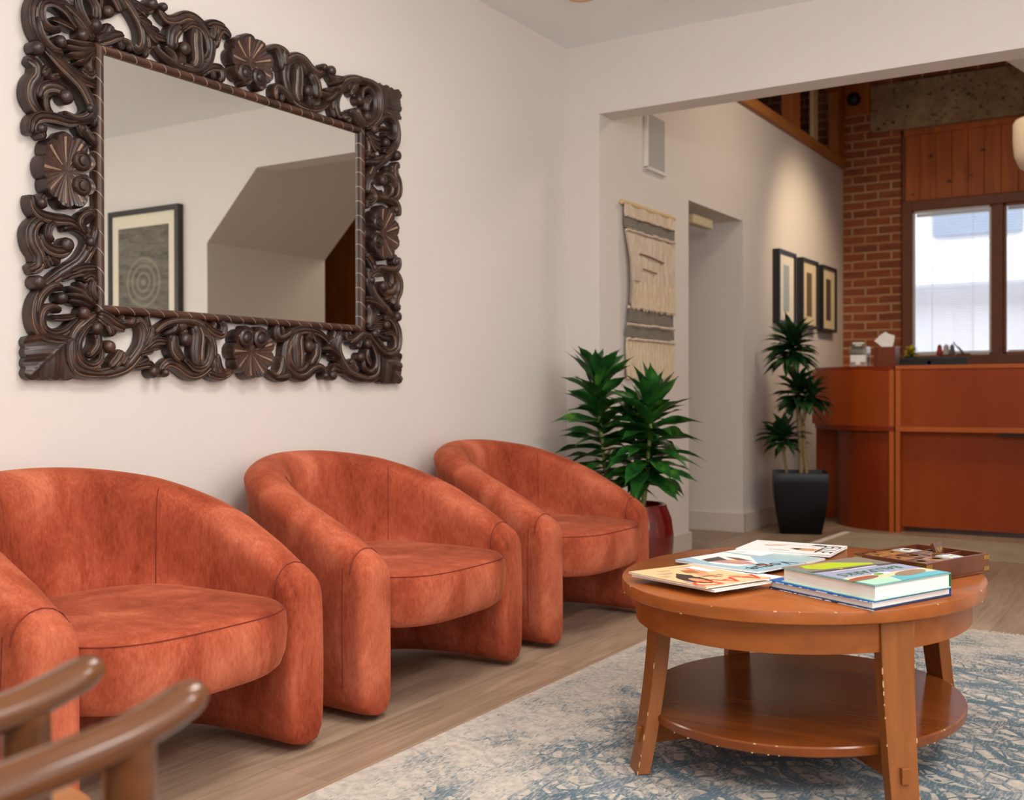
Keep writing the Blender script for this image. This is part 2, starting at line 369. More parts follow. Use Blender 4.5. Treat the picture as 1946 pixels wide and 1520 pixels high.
# unseen window frames, made up to go with the fill lamps outside them
for nm, bx in (('added_window_2', [(X1+.04, -.5, 1.0, X1+.1, 2.9, 1.06), (X1+.04, -.5, 2.44, X1+.1, 2.9, 2.5), (X1+.04, -.5, 1.0, X1+.1, -.44, 2.5), (X1+.04, 2.84, 1.0, X1+.1, 2.9, 2.5), (X1+.04, 1.17, 1.0, X1+.1, 1.23, 2.5)]),
               ('added_window_3', [(-.85, Y0-.1, .85, 2.2, Y0-.04, .91), (-.85, Y0-.1, 2.29, 2.2, Y0-.04, 2.35), (-.85, Y0-.1, .85, -.79, Y0-.04, 2.35), (2.14, Y0-.1, .85, 2.2, Y0-.04, 2.35), (.64, Y0-.1, .85, .70, Y0-.04, 2.35)])):
    q = MB()
    for b_ in bx: q.box(*b_)
    struct(q.build(nm, BROWN, bevel=.005))
# unseen glowing panels, made up to go with the ceiling fill lamps
PANEL = NT('added_panel_diffuser'); PANEL.set(Base_Color=(.9, .9, .9, 1)); PANEL.b.inputs['Emission Color'].default_value = (1, .94, .88, 1); PANEL.b.inputs['Emission Strength'].default_value = 4
i_ = 0
for cx_, cy_ in ((-1.0, .4), (-1.0, 2.3), (1.0, .4), (1.0, 2.3)):
    t_ = thing('added_ceiling_panel', ('added square lit ceiling panel over the wooden armchairs, out of view', 'added square lit ceiling panel above the coffee table, out of view', 'added square lit ceiling panel behind and right of the camera', 'added square lit ceiling panel on the right side of the room')[i_], 'ceiling light', (cx_, cy_, 2.636), group='added ceiling panels'); i_ += 1
    MB().box(cx_-.3, cy_-.3, 2.636, cx_+.3, cy_+.3, 2.65).build('diffuser', PANEL.m, t_)
    MB().box(cx_-.32, cy_-.32, 2.634, cx_-.3, cy_+.32, 2.65).box(cx_+.3, cy_-.32, 2.634, cx_+.32, cy_+.32, 2.65).box(cx_-.3, cy_-.32, 2.634, cx_+.3, cy_-.3, 2.65).box(cx_-.3, cy_+.3, 2.634, cx_+.3, cy_+.32, 2.65).build('rim', WHITEV, t_)
# small ceiling downlight at the top edge of the picture
dl = thing('recessed_downlight', 'small round warm-toned ceiling fitting at the top edge of the photo', 'ceiling light', (-2.245, 4.16, 2.65))
MB().lathe([(.001, -.006), (.045, -.008), (.062, -.012), (.068, -.004), (.068, 0)], 28, (-2.245, 4.16, 2.65)).build('trim_ring', plain('warm_ring', srgb(214, 170, 130), .4), dl, smooth=40)
MB().lathe([(.001, -.009), (.044, -.0095), (.044, -.006)], 24, (-2.245, 4.16, 2.65)).build('lens', plain('lens_warm', srgb(236, 210, 180), .3), dl, smooth=40)

ul = thing('added_uplighter', 'tall black uplighter added for ceiling bounce light, unseen behind the camera', 'lamp', (.75, -.35, 0))  # made-up lamp body for the added bounce light
LMB = plain('black_lamp_metal', srgb(24, 24, 26), .4)
MB().lathe([(.001, 0), (.15, 0), (.15, .02), (.02, .035), (.001, .036)], 32, (.75, -.35, 0)).build('base', LMB, ul, smooth=40)
MB().lathe([(.012, .03), (.012, 1.72)], 12, (.75, -.35, 0)).build('pole', LMB, ul, smooth=60)
MB().lathe([(.012, 1.70), (.07, 1.72), (.16, 1.80), (.165, 1.805), (.155, 1.80), (.06, 1.735), (.001, 1.73)], 32, (.75, -.35, 0)).build('bowl_shade', LMB, ul, smooth=60)
# wall vent and door closer bar
vt = thing('wall_grille', 'pale painted flat grille cover high on the wall above the woven hanging', 'vent', (XP, 5.42, 2.13))
MB().box(XP, 5.30, 2.13, XP+.012, 5.54, 2.42).build('cover', paint('grille_paint', srgb(178, 173, 172)), vt, bevel=.003)
MB().box(XP, 5.29, 2.12, XP+.022, 5.305, 2.42).box(XP, 5.29, 2.115, XP+.022, 5.55, 2.13).build('frame', WHITEV, vt, bevel=.002)
MB().box(XP-.09, 6.05, 1.93, XP-.03, 6.36, 1.985).build('door_closer', plain('cream_metal', srgb(196, 182, 140), .4), bevel=.006)
tag(bpy.data.objects['door_closer'], 'cream bar-shaped closer under the lintel of the doorway', 'door closer')

# far right objects in reception
lm = thing('wall_lamp', 'rounded off-white lamp shade at the right edge against the pine boards', 'lamp', (-.62, 7.9, 2.0))
MB().lathe([(.02, 2.28-2.3), (.09, 2.285-2.3), (.155, 2.33-2.3), (.185, 2.40-2.3), (.192, 2.48-2.3), (.192, 2.60-2.3), (.18, 2.62-2.3), (.02, 2.625-2.3)], 32, (-.755, 7.5, 2.3)).build('lamp_shade', plain('off_white_shade', srgb(226, 208, 188), .5, .02), lm, smooth=60)
MB().lathe([(.012, 0), (.012, 1.0)], 10, (-.755, 7.5, 2.6)).build('stem', plain('black_metal', srgb(20, 20, 22), .4), lm, smooth=60)
cm = thing('ceiling_speaker', 'small round black device on the wood above the brick pier', 'speaker', (-2.36, 9.15, 3.35))
MB().lathe([(.01, 0), (.05, .0), (.055, .04), (.03, .07), (.005, .075)], 20, (0, 0, 0), M=Matrix.Translation((-2.37, YB-.03, 3.36)) @ Matrix.Rotation(PI/2, 4, 'X')).build('body', plain('black_plastic', srgb(22, 26, 26), .4), cm, smooth=60)
struct(MB().box(XP+.02, YB-.03, 3.24, -2.25, YB, 3.6).build('trim_4', PINE, bevel=.003))
slab('wall_above_header', XL-.14, YH+.02, 2.65, 3.2, YH+.15, 3.7)
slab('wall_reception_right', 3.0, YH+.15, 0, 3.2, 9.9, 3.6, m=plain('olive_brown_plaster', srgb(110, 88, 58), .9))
struct(MB().box(1.0, YB+.02, 0, 3.0, YB+.10, 3.48).build('wall_far_boarding', PINE))
struct(MB().box(-3.6, YH+.15, 0, -3.5, 9.9, 3.7).box(-3.5, YB+.3, 0, XP-.3, YB+.5, 3.7).build('wall_back_brick', BRICK))
# ------------------------------------------------------------ carved mirror
YC, ZC = 2.572, 1.531
STRIPS=[
([(0.757,0.322),(0.783,0.357),(0.791,0.391),(0.788,0.424),(0.773,0.449),(0.742,0.462),(0.7,0.463),(0.657,0.443),(0.623,0.413),(0.603,0.388)],10),
([(0.702,0.324),(0.731,0.322),(0.76,0.341),(0.776,0.368),(0.78,0.402)],9),
([(0.706,0.386),(0.735,0.379),(0.76,0.389),(0.768,0.415),(0.76,0.44),(0.732,0.451),(0.697,0.442),(0.67,0.418),(0.652,0.403)],9),
([(0.735,0.407),(0.709,0.406),(0.683,0.402),(0.663,0.395)],6),
([(0.599,0.367),(0.636,0.346),(0.693,0.342)],7),
([(0.603,0.362),(0.643,0.332),(0.686,0.321)],7),
([(0.603,0.359),(0.63,0.323),(0.656,0.305)],7),
([(0.599,0.355),(0.613,0.321),(0.606,0.288)],8),
([(0.603,0.37),(0.643,0.361),(0.686,0.359)],7),
([(0.757,0.322),(0.718,0.293),(0.683,0.272),(0.649,0.249),(0.626,0.22),(0.612,0.189),(0.625,0.162),(0.662,0.149),(0.698,0.159)],13),
([(0.683,0.278),(0.643,0.261),(0.595,0.255)],8),
([(0.709,0.3),(0.656,0.277),(0.595,0.268)],8),
([(0.643,0.295),(0.616,0.282),(0.599,0.297)],8),
([(0.803,0.284),(0.778,0.27),(0.777,0.242),(0.795,0.214),(0.799,0.181),(0.784,0.154),(0.756,0.14)],13),
([(0.744,0.272),(0.762,0.241)],10),
([(0.709,0.255),(0.744,0.239)],9),
([(0.772,0.183),(0.759,0.212),(0.731,0.225),(0.699,0.222),(0.676,0.205)],12),
([(0.734,0.201),(0.75,0.186),(0.746,0.16),(0.727,0.146)],8),
([(0.797,0.081),(0.793,0.11),(0.772,0.131),(0.73,0.137),(0.678,0.136),(0.639,0.154)],11),
([(0.759,0.113),(0.768,0.092),(0.759,0.075)],8),
([(0.598,0.109),(0.625,0.111),(0.647,0.135),(0.625,0.167)],9),
([(0.595,0.089),(0.62,0.105),(0.638,0.126)],8),
([(0.598,0.141),(0.607,0.177),(0.625,0.218)],9),
([(0.596,0.388),(0.637,0.416),(0.664,0.444),(0.677,0.476),(0.677,0.516),(0.658,0.548),(0.61,0.559),(0.551,0.558)],13),
([(0.607,0.556),(0.571,0.558),(0.527,0.549),(0.488,0.533),(0.455,0.502),(0.432,0.466),(0.429,0.43),(0.445,0.401),(0.465,0.41)],13),
([(0.575,0.413),(0.617,0.421),(0.644,0.452),(0.654,0.484),(0.644,0.518),(0.61,0.535),(0.579,0.517),(0.576,0.478)],9),
([(0.596,0.444),(0.596,0.479),(0.624,0.512)],10),
([(0.589,0.393),(0.554,0.412),(0.54,0.45)],13),
([(0.588,0.386),(0.557,0.4),(0.529,0.417),(0.497,0.427)],12),
([(0.471,0.389),(0.481,0.409),(0.513,0.408)],9),
([(0.552,0.542),(0.523,0.512),(0.51,0.488)],11),
([(0.514,0.533),(0.491,0.503)],9),
([(0.442,0.491),(0.409,0.457),(0.374,0.436)],8),
([(0.442,0.491),(0.395,0.459),(0.347,0.457)],9),
([(0.445,0.494),(0.402,0.476),(0.368,0.475)],8),
([(0.449,0.496),(0.422,0.49),(0.402,0.484)],7),
([(0.435,0.474),(0.412,0.443),(0.408,0.41)],8),
([(0.475,0.538),(0.436,0.53),(0.409,0.528),(0.389,0.544)],9),
([(0.459,0.529),(0.409,0.509)],8),
([(0.358,0.558),(0.361,0.538),(0.337,0.522),(0.301,0.531),(0.262,0.553),(0.225,0.554),(0.188,0.535),(0.165,0.505),(0.165,0.465),(0.183,0.427),(0.217,0.4),(0.268,0.392),(0.326,0.398),(0.367,0.416),(0.395,0.44)],12),
([(0.28,0.506),(0.247,0.533),(0.21,0.533),(0.184,0.506),(0.178,0.465),(0.202,0.431)],9),
([(0.225,0.533),(0.225,0.478),(0.221,0.429),(0.239,0.401)],18),
([(0.322,0.434),(0.319,0.481),(0.287,0.514)],15),
([(0.301,0.416),(0.268,0.406)],16),
([(0.202,0.391),(0.164,0.418),(0.126,0.425),(0.118,0.401),(0.129,0.384)],10),
([(0.161,0.505),(0.15,0.561)],12),
([(0.145,0.487),(0.138,0.528),(0.115,0.554),(0.079,0.539)],10),
([(0.184,0.547),(0.154,0.559),(0.107,0.56)],10),
]
BALLS=[
((0.64,0.389),15),
((0.709,0.352),14),
((0.78,0.315),16),
((0.692,0.204),17),
((0.596,0.429),15),
((0.555,0.48),15),
((0.399,0.55),15),
((0.276,0.449),17),
((0.358,0.552),11),
((0.772,0.1),12),
((0.619,0.187),12),
]

def mirror():
    x0 = XL+.004; D = .038
    root = thing('wall_mirror', 'large rectangular wall mirror in a dark carved openwork scroll frame', 'mirror', (XL, YC, ZC-.575))
    def q(a, b, sx, sz): return (YC-sx*a, ZC-sz*b)
    prof = [(-1, 0, 0), (-1, .72, 0), (-.82, .93, 0), (-.50, .92, 0), (-.42, .84, 1), (-.34, .93, 0), (.05, 1.03, 0), (.45, .93, 0), (.55, .84, 0), (.68, .92, 0), (.86, .88, 0), (1, .66, 0), (1, 0, 0)]
    def strip(mb, pts, hw, d, taper=(.62, .5)):
        P = cr([(p[0], p[1]) for p in pts], 6); n = len(P); rs = []
        for i, p in enumerate(P):
            t = (P[min(i+1, n-1)]-P[max(i-1, 0)]); t = t.normalized() if t.length > 1e-9 else Vector((1, 0)); nn = Vector((-t.y, t.x))
            u = i/(n-1); k = 1-(1-taper[0])*max(0, 1-u*4)**1.5-(1-taper[1])*max(0, 1-(1-u)*3)**1.5
            k *= 1+.10*math.sin(u*PI)
            dd = d*(1-.16*max(0, 1-(1-u)*5)**2-.12*max(0, 1-u*5)**2)
            if i == 0 or i == n-1:
                rs.append([(x0+dd*h*.86, p.x+nn.x*hw*k*a*.75, p.y+nn.y*hw*k*a*.75) for a, h, _ in prof])
            else: rs.append([(x0+dd*h, p.x+nn.x*hw*k*a, p.y+nn.y*hw*k*a) for a, h, _ in prof])
        m = len(prof); vs = [v for r in rs for v in r]; fs = []; ms = []
        for r in range(n-1):
            for i in range(m):
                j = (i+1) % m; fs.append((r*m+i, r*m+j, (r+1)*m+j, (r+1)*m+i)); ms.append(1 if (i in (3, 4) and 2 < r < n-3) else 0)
        fs += [tuple(range(m))[::-1], tuple(range((n-1)*m, n*m))]; ms += [0, 0]
        k0 = len(mb.v); mb.v += vs; mb.f += [tuple(i+k0 for i in f) for f in fs]; mb.m += ms
    rng = random.Random(3)
    for sx in (1, -1):
        for sz in (1, -1):
            mb = MB()
            for pts, wd in STRIPS:
                strip(mb, [q(a, b, sx, sz) for a, b in pts], wd*.00148, D*rng.uniform(.82, 1.08))
            for (a, b), r in BALLS:
                y, z = q(a, b, sx, sz); r *= .00122; d = D*1.08
                mb.rings([[(x0+h*d, y+rr*r*math.cos(2*PI*i/16), z+rr*r*math.sin(2*PI*i/16)) for i in range(16)] for rr, h in ((1, 0), (1.04, .72), (.9, .95), (.55, 1.08), (.12, 1.12))])
            # short leaf shoots that touch the inner moulding
            for a, b, da, db in ((.15, .385, .05, .05), (.30, .385, .05, .05), (.42, .385, -.04, .05), (.50, .385, .05, .05), (.598, .10, .05, .05), (.598, .20, .05, -.05), (.598, .29, .05, .04)):
                strip(mb, [q(a, b, sx, sz), q(a+da*.3, b+db*.7 if a < .59 else b+db*.3, sx, sz), q(a+da, b+db, sx, sz)], .011, D*.8)
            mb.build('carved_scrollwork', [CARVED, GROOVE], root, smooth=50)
    # four scalloped leaf rosettes
    def rosette(cy, cz, ry, rz, ang, n=9):
        m = MB(); N = 144; rad = (0.0, .10, .22, .38, .55, .72, .86, .95, 1.0, 1.0); vs = []; R = len(rad)
        for j, r in enumerate(rad):
            for i in range(N):
                th = 2*PI*i/N; lob = abs(math.sin(n*th/2)); sc = .86+.14*lob**.6
                cleft = 1-.30*math.exp(-((math.atan2(math.sin(th-ang), math.cos(th-ang)))/.22)**2)
                rr = r*sc*cleft
                rib = .06*math.cos(n*th)*(r if r < 1 else 1)+.022*math.sin(n*4*th)*min(1, r*1.6)
                h = (.74+.34*r**2-rib*1.0) if j < R-1 else 0
                if j == R-2: h = .80
                vs.append((x0+D*1.12*h, cy+ry*rr*math.cos(th), cz+rz*rr*math.sin(th)))
        fs = []; ms = []
        for j in range(R-1):
            for i in range(N):
                k = (i+1) % N; fs.append((j*N+i, j*N+k, (j+1)*N+k, (j+1)*N+i))
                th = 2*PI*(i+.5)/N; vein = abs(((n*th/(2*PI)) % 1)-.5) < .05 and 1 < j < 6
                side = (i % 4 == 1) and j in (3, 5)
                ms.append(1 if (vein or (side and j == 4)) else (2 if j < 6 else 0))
        m.v = vs; m.f = fs; m.m = ms
        for s_ in (-1, 1):   # the two curled buds at the leaf base
            a = ang+s_*.62; by, bz = cy+ry*.55*math.cos(a), cz+rz*.55*math.sin(a); r = .30*ry
            m.rings([[(x0+h*D*1.15, by+rr*r*math.cos(2*PI*i/18), bz+rr*r*math.sin(2*PI*i/18)) for i in range(18)] for rr, h in ((1.05, .4), (1.02, 1.0), (.78, 1.10), (.7, 1.02), (.55, 1.02), (.45, 1.16), (.1, 1.2))])
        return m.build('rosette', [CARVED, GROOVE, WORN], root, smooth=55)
    rosette(YC, ZC-.476, .100, .094, PI/2); rosette(YC, ZC+.476, .100, .094, -PI/2)
    rosette(YC-.690, ZC, .092, .108, 0); rosette(YC+.690, ZC, .092, .108, PI)
    # ridged leaf blocks on the corners
    for sx in (1, -1):
        for sz in (1, -1):
            m = MB(); N = 28; vs = []
            for i in range(N+1):
                for j in range(N+1):
                    u, v = i/N, j/N
                    a = .672+(.812-.672)*u; b = .462+(.572-.462)*v
                    a += .006*(abs(math.sin(u*0+v*PI*4)))*u**6; b += .006*abs(math.sin(u*PI*4))*v**6
                    b -= .012*(1-v)*math.sin(u*PI)
                    s_ = (u-v)/1.2; rid = .10*math.cos(min(u, v)*PI*4.6)+.03*math.cos(min(u, v)*PI*18)
                    if abs(u-v) < .03: rid += .10
                    y, z = q(a, b, sx, sz); vs.append((x0+D*(.86+rid-.25*max(u, v)**4), y, z))
            fs = [(i*(N+1)+j, (i+1)*(N+1)+j, (i+1)*(N+1)+j+1, i*(N+1)+j+1) for i in range(N) for j in range(N)]
            per = [i*(N+1) for i in range(N)]+[N*(N+1)+j for j in range(N)]+[(N-i)*(N+1)+N for i in range(N)]+[N-j for j in range(N)]
            k0 = len(vs); vs += [(x0, vs[p][1], vs[p][2]) for p in per]; L = len(per)
            fs += [(per[i], per[(i+1) % L], k0+(i+1) % L, k0+i) for i in range(L)]
            m.v = vs; m.f = fs; m.m = [0]*len(fs)
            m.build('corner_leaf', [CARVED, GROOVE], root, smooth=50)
    # inner half-round moulding with slanted cuts
    ai, bi, ao, bo = .5625, .360, .594, .386
    m = MB(); prof2 = [(0, 0), (0, .6), (.1, .85), (.3, 1.0), (.5, 1.05), (.7, 1.0), (.88, .85), (1, .55), (1, 0)]
    cs = []
    for ca, cb in ((-1, -1), (1, -1), (1, 1), (-1, 1)):
        cs.append([(x0+.030*h, YC+ca*(ai+(ao-ai)*t), ZC+cb*(bi+(bo-bi)*t)) for t, h in prof2])
    rs = cs+[cs[0]]; m.rings(rs, caps=(False, False))
    mo = NT('dark_moulding'); tc = mo.n('ShaderNodeTexCoord'); sp = mo.n('ShaderNodeSeparateXYZ'); mo.l(tc.outputs['Object'], sp.inputs[0])
    s1 = mo.math('ADD', mo.math('MULTIPLY', sp.outputs[1], 1), mo.math('MULTIPLY', sp.outputs[2], 1.0))
    fr = mo.math('FRACT', mo.math('MULTIPLY', s1, 18.5)); ln = mo.math('LESS_THAN', fr, .055)
    mo.col(mo.mix(mo.math('MULTIPLY', ln, .75), mo.ramp(mo.noise(mo.coord(), 9, 4), [(.3, srgb(44, 28, 22)), (.7, srgb(84, 52, 36))]), srgb(176, 156, 140)))
    mo.set(Roughness=.38); m.build('inner_moulding', mo.m, root, smooth=40)
    # backing edge rail behind the openwork, glass
    gl = NT('mirror_glass'); gl.set(Base_Color=(.80, .815, .775, 1), Metallic=1.0, Roughness=.0)
    MB().box(x0, YC-ai-.01, ZC-bi-.01, x0+.012, YC+ai+.01, ZC+bi+.01).build('glass', gl.m, root)
mirror()

# ------------------------------------------------------------ rust velvet armchairs
def armchair():
    root = thing('armchair', 'x', 'armchair', (0, 0, 0), local=True)
    # shell: U-shaped path in plan (x towards the room, y along the wall), local origin on floor under the centre
    W, T = .425, .066    # half width, half thickness
    def path(s):         # s in -1..1 from near arm front to far arm front; returns centre point, outward normal
        a = abs(s); sg = 1 if s > 0 else -1
        Lx = .265; R = W-T; L = Lx+R*PI/2; d = a*L
        if d < R*PI/2:
            th = d/R; x = -.29+T+R*(1-math.cos(th)); y = R*math.sin(th); n = (-math.cos(th), math.sin(th))
        else:
            x = -.29+T+R+(d-R*PI/2); y = R; n = (0, 1)
        return Vector((x, y*sg, 0)), Vector((n[0], n[1]*sg, 0)), d/L, x
    xf = -.29+T+(W-T)+.265
    def top(x):          # height profile along depth
        K = ((-.30, .742), (-.213, .722), (-.10, .690), (-.002, .652), (.135, .596), (.268, .530), (.363, .472), (.42, .440))
        for (a, p), (b, q) in zip(K, K[1:]):
            if x <= b: return p+(q-p)*max(0, (x-a))/(b-a)
        return .44
    NS = 64; rs = []
    ss = [-1+2*i/NS for i in range(NS+1)]
    ends = [0, .008, .02, .036, .055]   # extra slices for the rounded nose
    sl = []
    Ltot = .265+(W-T)*PI/2
    for e in ends: sl.append((-1+e*.6/Ltot, e))
    sl += [(s, 1) for s in ss if -1+.06*.6/Ltot+.01 < s < 1-.06*.6/Ltot-.01]
    sl += [(-s, e) for s, e in reversed(sl[:len(ends)])]
    for s, e in sl:
        c, n, u, x = path(s); t = T
        if e < 1:
            k = e/.055; t = T*(.58+.42*math.sqrt(max(0, 1-(1-k)**2)))
        h = top(x)
        if e < 1: h -= .026*(1-math.sqrt(max(0, 1-(1-k)**2)))
        lean = .055*max(0, 1-u*1.1)   # back leans outwards a little at the top
        back = max(0, 1-u*1.35)
        tb = t*(1+.25*back)
        zb = .012
        ring = []
        N1 = 5
        for i in range(N1+1):                     # inner side from bottom to shoulder
            z = zb+(h-tb*1.0-zb)*i/N1; off = -t+.0*back; lz = lean*(z/h)**1.5-lean*.6
            # belly of the backrest
            off2 = off-.012*math.sin(PI*min(1, max(0, (z-.3)/.45)))*back
            ring.append((off2+lz, z))
        for i in range(1, 8):                     # rounded top
            a = PI-PI*i/8; ring.append((tb*1.04*math.cos(a)+lean*.4, h-tb+tb*math.sin(a)))
        for i in range(N1+1):
            z = h-tb-(h-tb-zb)*i/N1; lz = lean*(z/h)**1.5-lean*.6
            bul = .012*math.sin(PI*z/h)*(1-back)
            ring.append((t+bul*.6+lz-.035*back*(1-z/h), z))
        ring = [(o*1.0, z) for o, z in ring]
        # soft bottom edge
        rs.append([Vector((c.x+n.x*o, c.y+n.y*o, z)) for o, z in ring])
    mb = MB(); mb.rings(rs)
    sh = mb.build('shell', VELVET, root, smooth=180, world=False, bevel=0, sub=1)
    # piping seams: where the arm top turns down, and where backrest meets arm
    def ringpt(s, j): 
        k = min(range(len(sl)), key=lambda i: abs(sl[i][0]-s)); return rs[k][j]
    for sg in (-1, 1):
        s_ = sg*(1-.050/Ltot)
        k = min(range(len(sl)), key=lambda i: abs(sl[i][0]-s_)); pts = rs[k][4:14]
        MB().tube(pts, .0016, 6).build('seam', SEAM, root, smooth=60, world=False)
        k = min(range(len(sl)), key=lambda i: abs(sl[i][0]-sg*.40)); MB().tube([rs[k][j] for j in range(3, 8)], .0012, 6).build('seam', SEAM, root, smooth=60, world=False)
        k = min(range(len(sl)), key=lambda i: abs(sl[i][0]-sg*.90)); MB().tube([rs[k][j] for j in range(13, 18)], .0014, 6).build('seam', SEAM, root, smooth=60, world=False)
    # seat: thick pad with rounded front, held between the arms
    yi = W-2*T+.022
    def out(z):   # plan outline: bowed front with rounded corners, straight sides
        pts = []; N = 36
        for i in range(N+1):
            a = -PI/2+PI*i/N; c, s_ = math.cos(a), math.sin(a)
            y = yi*math.copysign(abs(s_)**.62, s_); x = .20+.285*abs(c)**.62
            pts.append((x, y))
        pts += [(.05, yi), (-.10, yi), (-.17, yi*.6), (-.18, 0), (-.17, -yi*.6), (-.10, -yi), (.05, -yi)]
        return pts
    def layer(z, k, crown=0):
        o = out(z); cx = .10
        return [Vector((cx+(p[0]-cx)*k, p[1]*(1-(1-k)*.8), z+crown)) for p in o]
    m = MB(); zb, zt = .236, .392
    L = [layer(zb, .55), layer(zb, .80), layer(zb+.003, .91), layer(zb+.018, .955), layer(zb+.05, .985), layer(zb+.10, 1.0), layer(zt-.018, .992), layer(zt-.004, .975), layer(zt+.004, .945), layer(zt+.012, .80), layer(zt+.020, .5), layer(zt+.022, .15)]
    m.rings(L); m.build('seat', VELVET, root, smooth=180, world=False)
    sm = MB(); lp = layer(zt-.003, .977); sm.tube(lp[1:36], .0014, 6); sm.build('seat_seam', SEAM, root, smooth=60, world=False)
    return root
def dup(root, loc, rz, label, group=None):
    r = root.copy(); C.objects.link(r); r.location = loc; r.rotation_euler = (0, 0, rz); r['label'] = label
    if group: r['group'] = group
    for ch in list(root.children):
        c = ch.copy(); C.objects.link(c); c.parent = r
        for g in list(ch.children):
            d = g.copy(); C.objects.link(d); d.parent = c
    return r
ac = armchair(); ac['label'] = 'rust velvet tub armchair nearest the camera, partly behind the wooden armrests'; ac['group'] = 'rust velvet armchairs along the wall'
AX = XL+.345
ac.location = (AX, 1.715, 0); ac.rotation_euler = (0, 0, math.radians(-1))
dup(ac, (AX, 2.716, 0), math.radians(.5), 'middle rust velvet tub armchair, below the right half of the mirror')
dup(ac, (AX, 3.728, 0), math.radians(-.5), 'rust velvet tub armchair farthest from the camera, beside the plant in the red pot')

# ------------------------------------------------------------ oval coffee table
TX, TY = -.848, 2.765
def table():
    root = thing('coffee_table', 'oval two-tier cherry wood coffee table with chipped edges on the blue rug', 'coffee table', (TX, TY, .006))
    M = Matrix.Translation((TX, TY, 0)) @ Matrix.Rotation(math.radians(-3.5), 4, 'Z')
    MB().lathe([(.001, .4195), (.992, .4195), (1, .4225), (1.0, .446), (.9975, .449), (.994, .450), (.001, .450)], 128, (0, 0, 0), 0, M @ Matrix.Diagonal((.437, .533, 1, 1))).build('tabletop', CHERRY, root, smooth=35)
    ap = MB(); N = 128; A, B_ = .402, .497
    rs = [[M @ Vector((a*math.cos(2*PI*i/N), b*math.sin(2*PI*i/N), z)) for i in range(N)] for a, b, z in ((A, B_, .419), (A, B_, .350), (A-.02, B_-.02, .350), (A-.02, B_-.02, .419))]
    ap.rings(rs+[rs[0]], caps=(False, False)); ap.build('apron', CHERRY, root, smooth=35)
    MB().lathe([(.001, .117), (.992, .117), (1, .120), (1, .137), (.993, .1405), (.001, .1405)], 128, (0, 0, 0), 0, M @ Matrix.Diagonal((.392, .463, 1, 1))).build('lower_shelf', wood('cherry_wood_shelf_shaded', srgb(104, 50, 16), srgb(142, 74, 28), 'X', 1, .24, .1, 22, (.3, .7), .02), root, smooth=35)  # shelf wood darker than the top, shade under the tabletop put into its colour
    legs = []
    for nm, (bx, by), (tx, ty), an in (('left', (-1.118, 2.362), (-1.105, 2.455), -138), ('right', (-.520, 2.417), (-.548, 2.452), -50), ('backright', (-.566, 3.175), (-.592, 3.095), 48), ('backleft', (-1.163, 3.124), (-1.120, 3.045), 134)):
        a = math.radians(an); o = Vector((math.cos(a), math.sin(a), 0)); s = Vector((-o.y, o.x, 0)); m = MB(); rs = []
        for k in range(11):
            t = k/10; z = .0078+.4112*t
            c = Vector((bx, by, 0)).lerp(Vector((tx, ty, 0)), 1-(1-t)**1.7)
            ww = .032+.008*t**1.2; th = .016+.003*t
            rs.append([c+s*i*ww+o*j*th+Vector((0, 0, z)) for i, j in ((-1, -1), (1, -1), (1, 1), (-1, 1))])
        m.rings(rs); lg = m.build('leg', CHERRYZ, root, smooth=30, bevel=.0015)
        # through-tenon peg
        c = Vector((bx, by, 0)).lerp(Vector((tx, ty, 0)), .33); cz = .090
        F = Matrix(((s.x, o.x, 0, c.x), (s.y, o.y, 0, c.y), (0, 0, 1, 0), (0, 0, 0, 1)))
        MB().box(-.009, .014, cz-.018, .009, .0265, cz+.018, 0, F).build('tenon', CHERRYZ, lg, bevel=.002)
        # chips of bare wood on the edges
        rr = random.Random(nm); cm = MB()
        for _ in range(16):
            z = rr.uniform(.01, .33) if rr.random() < .7 else rr.uniform(.01, .05); t = (z-.006)/.413
            cc = Vector((bx, by, 0)).lerp(Vector((tx, ty, 0)), 1-(1-t)**1.7); e = rr.choice((-1, 1)); ww = .032+.008*t**1.2; th = .016+.003*t; l = rr.uniform(.0015, .005)
            p = cc+s*e*ww+o*th+Vector((0, 0, z)); cm.box(p.x-.0011, p.y-.0011, z-l, p.x+.0011, p.y+.0011, z+l)
        wc_ = cm.build('worn_chips', CHIP, lg); wc_['label'] = 'bare wood chips on the leg edges'; wc_['kind'] = 'stuff'
        legs.append((Vector((bx, by, 0)), Vector((tx, ty, 0))))
    for i, j in ((0, 2), (1, 3)):   # crossed stretchers under the shelf
        p, q_ = [legs[k][0].lerp(legs[k][1], .4) for k in (i, j)]; d = (q_-p).normalized(); s = Vector((-d.y, d.x, 0))
        F = Matrix(((d.x, s.x, 0, p.x), (d.y, s.y, 0, p.y), (0, 0, 1, 0), (0, 0, 0, 1)))
        MB().box(.01, -.010, .066, (q_-p).length-.01, .010, .116, 0, F).build('stretcher', CHERRY, root, bevel=.001)
    cm = MB(); rr = random.Random(5)
    for _ in range(48):
        th = rr.uniform(0, 2*PI); lo = rr.random() < .6
        a, b, z = (.392, .463, rr.choice((.139, .1185))) if lo else (.437, .533, rr.choice((.4215, .448)))
        p = M @ Vector((a*math.cos(th)*1.0005, b*math.sin(th)*1.0005, z)); l = rr.uniform(.0008, .0032)
        tv = Vector((-a*math.sin(th), b*math.cos(th), 0)).normalized(); nv = Vector((tv.y, -tv.x, 0))
        F = M @ Matrix(((tv.x, nv.x, 0, a*math.cos(th)), (tv.y, nv.y, 0, b*math.sin(th)), (0, 0, 1, z), (0, 0, 0, 1)))
        cm.box(-l, -.001, -.0011, l, .0012, .0011, 0, F)
    wc_ = cm.build('worn_chips', CHIP, root); wc_['label'] = 'bare wood chips on the rims'; wc_['kind'] = 'stuff'
table()

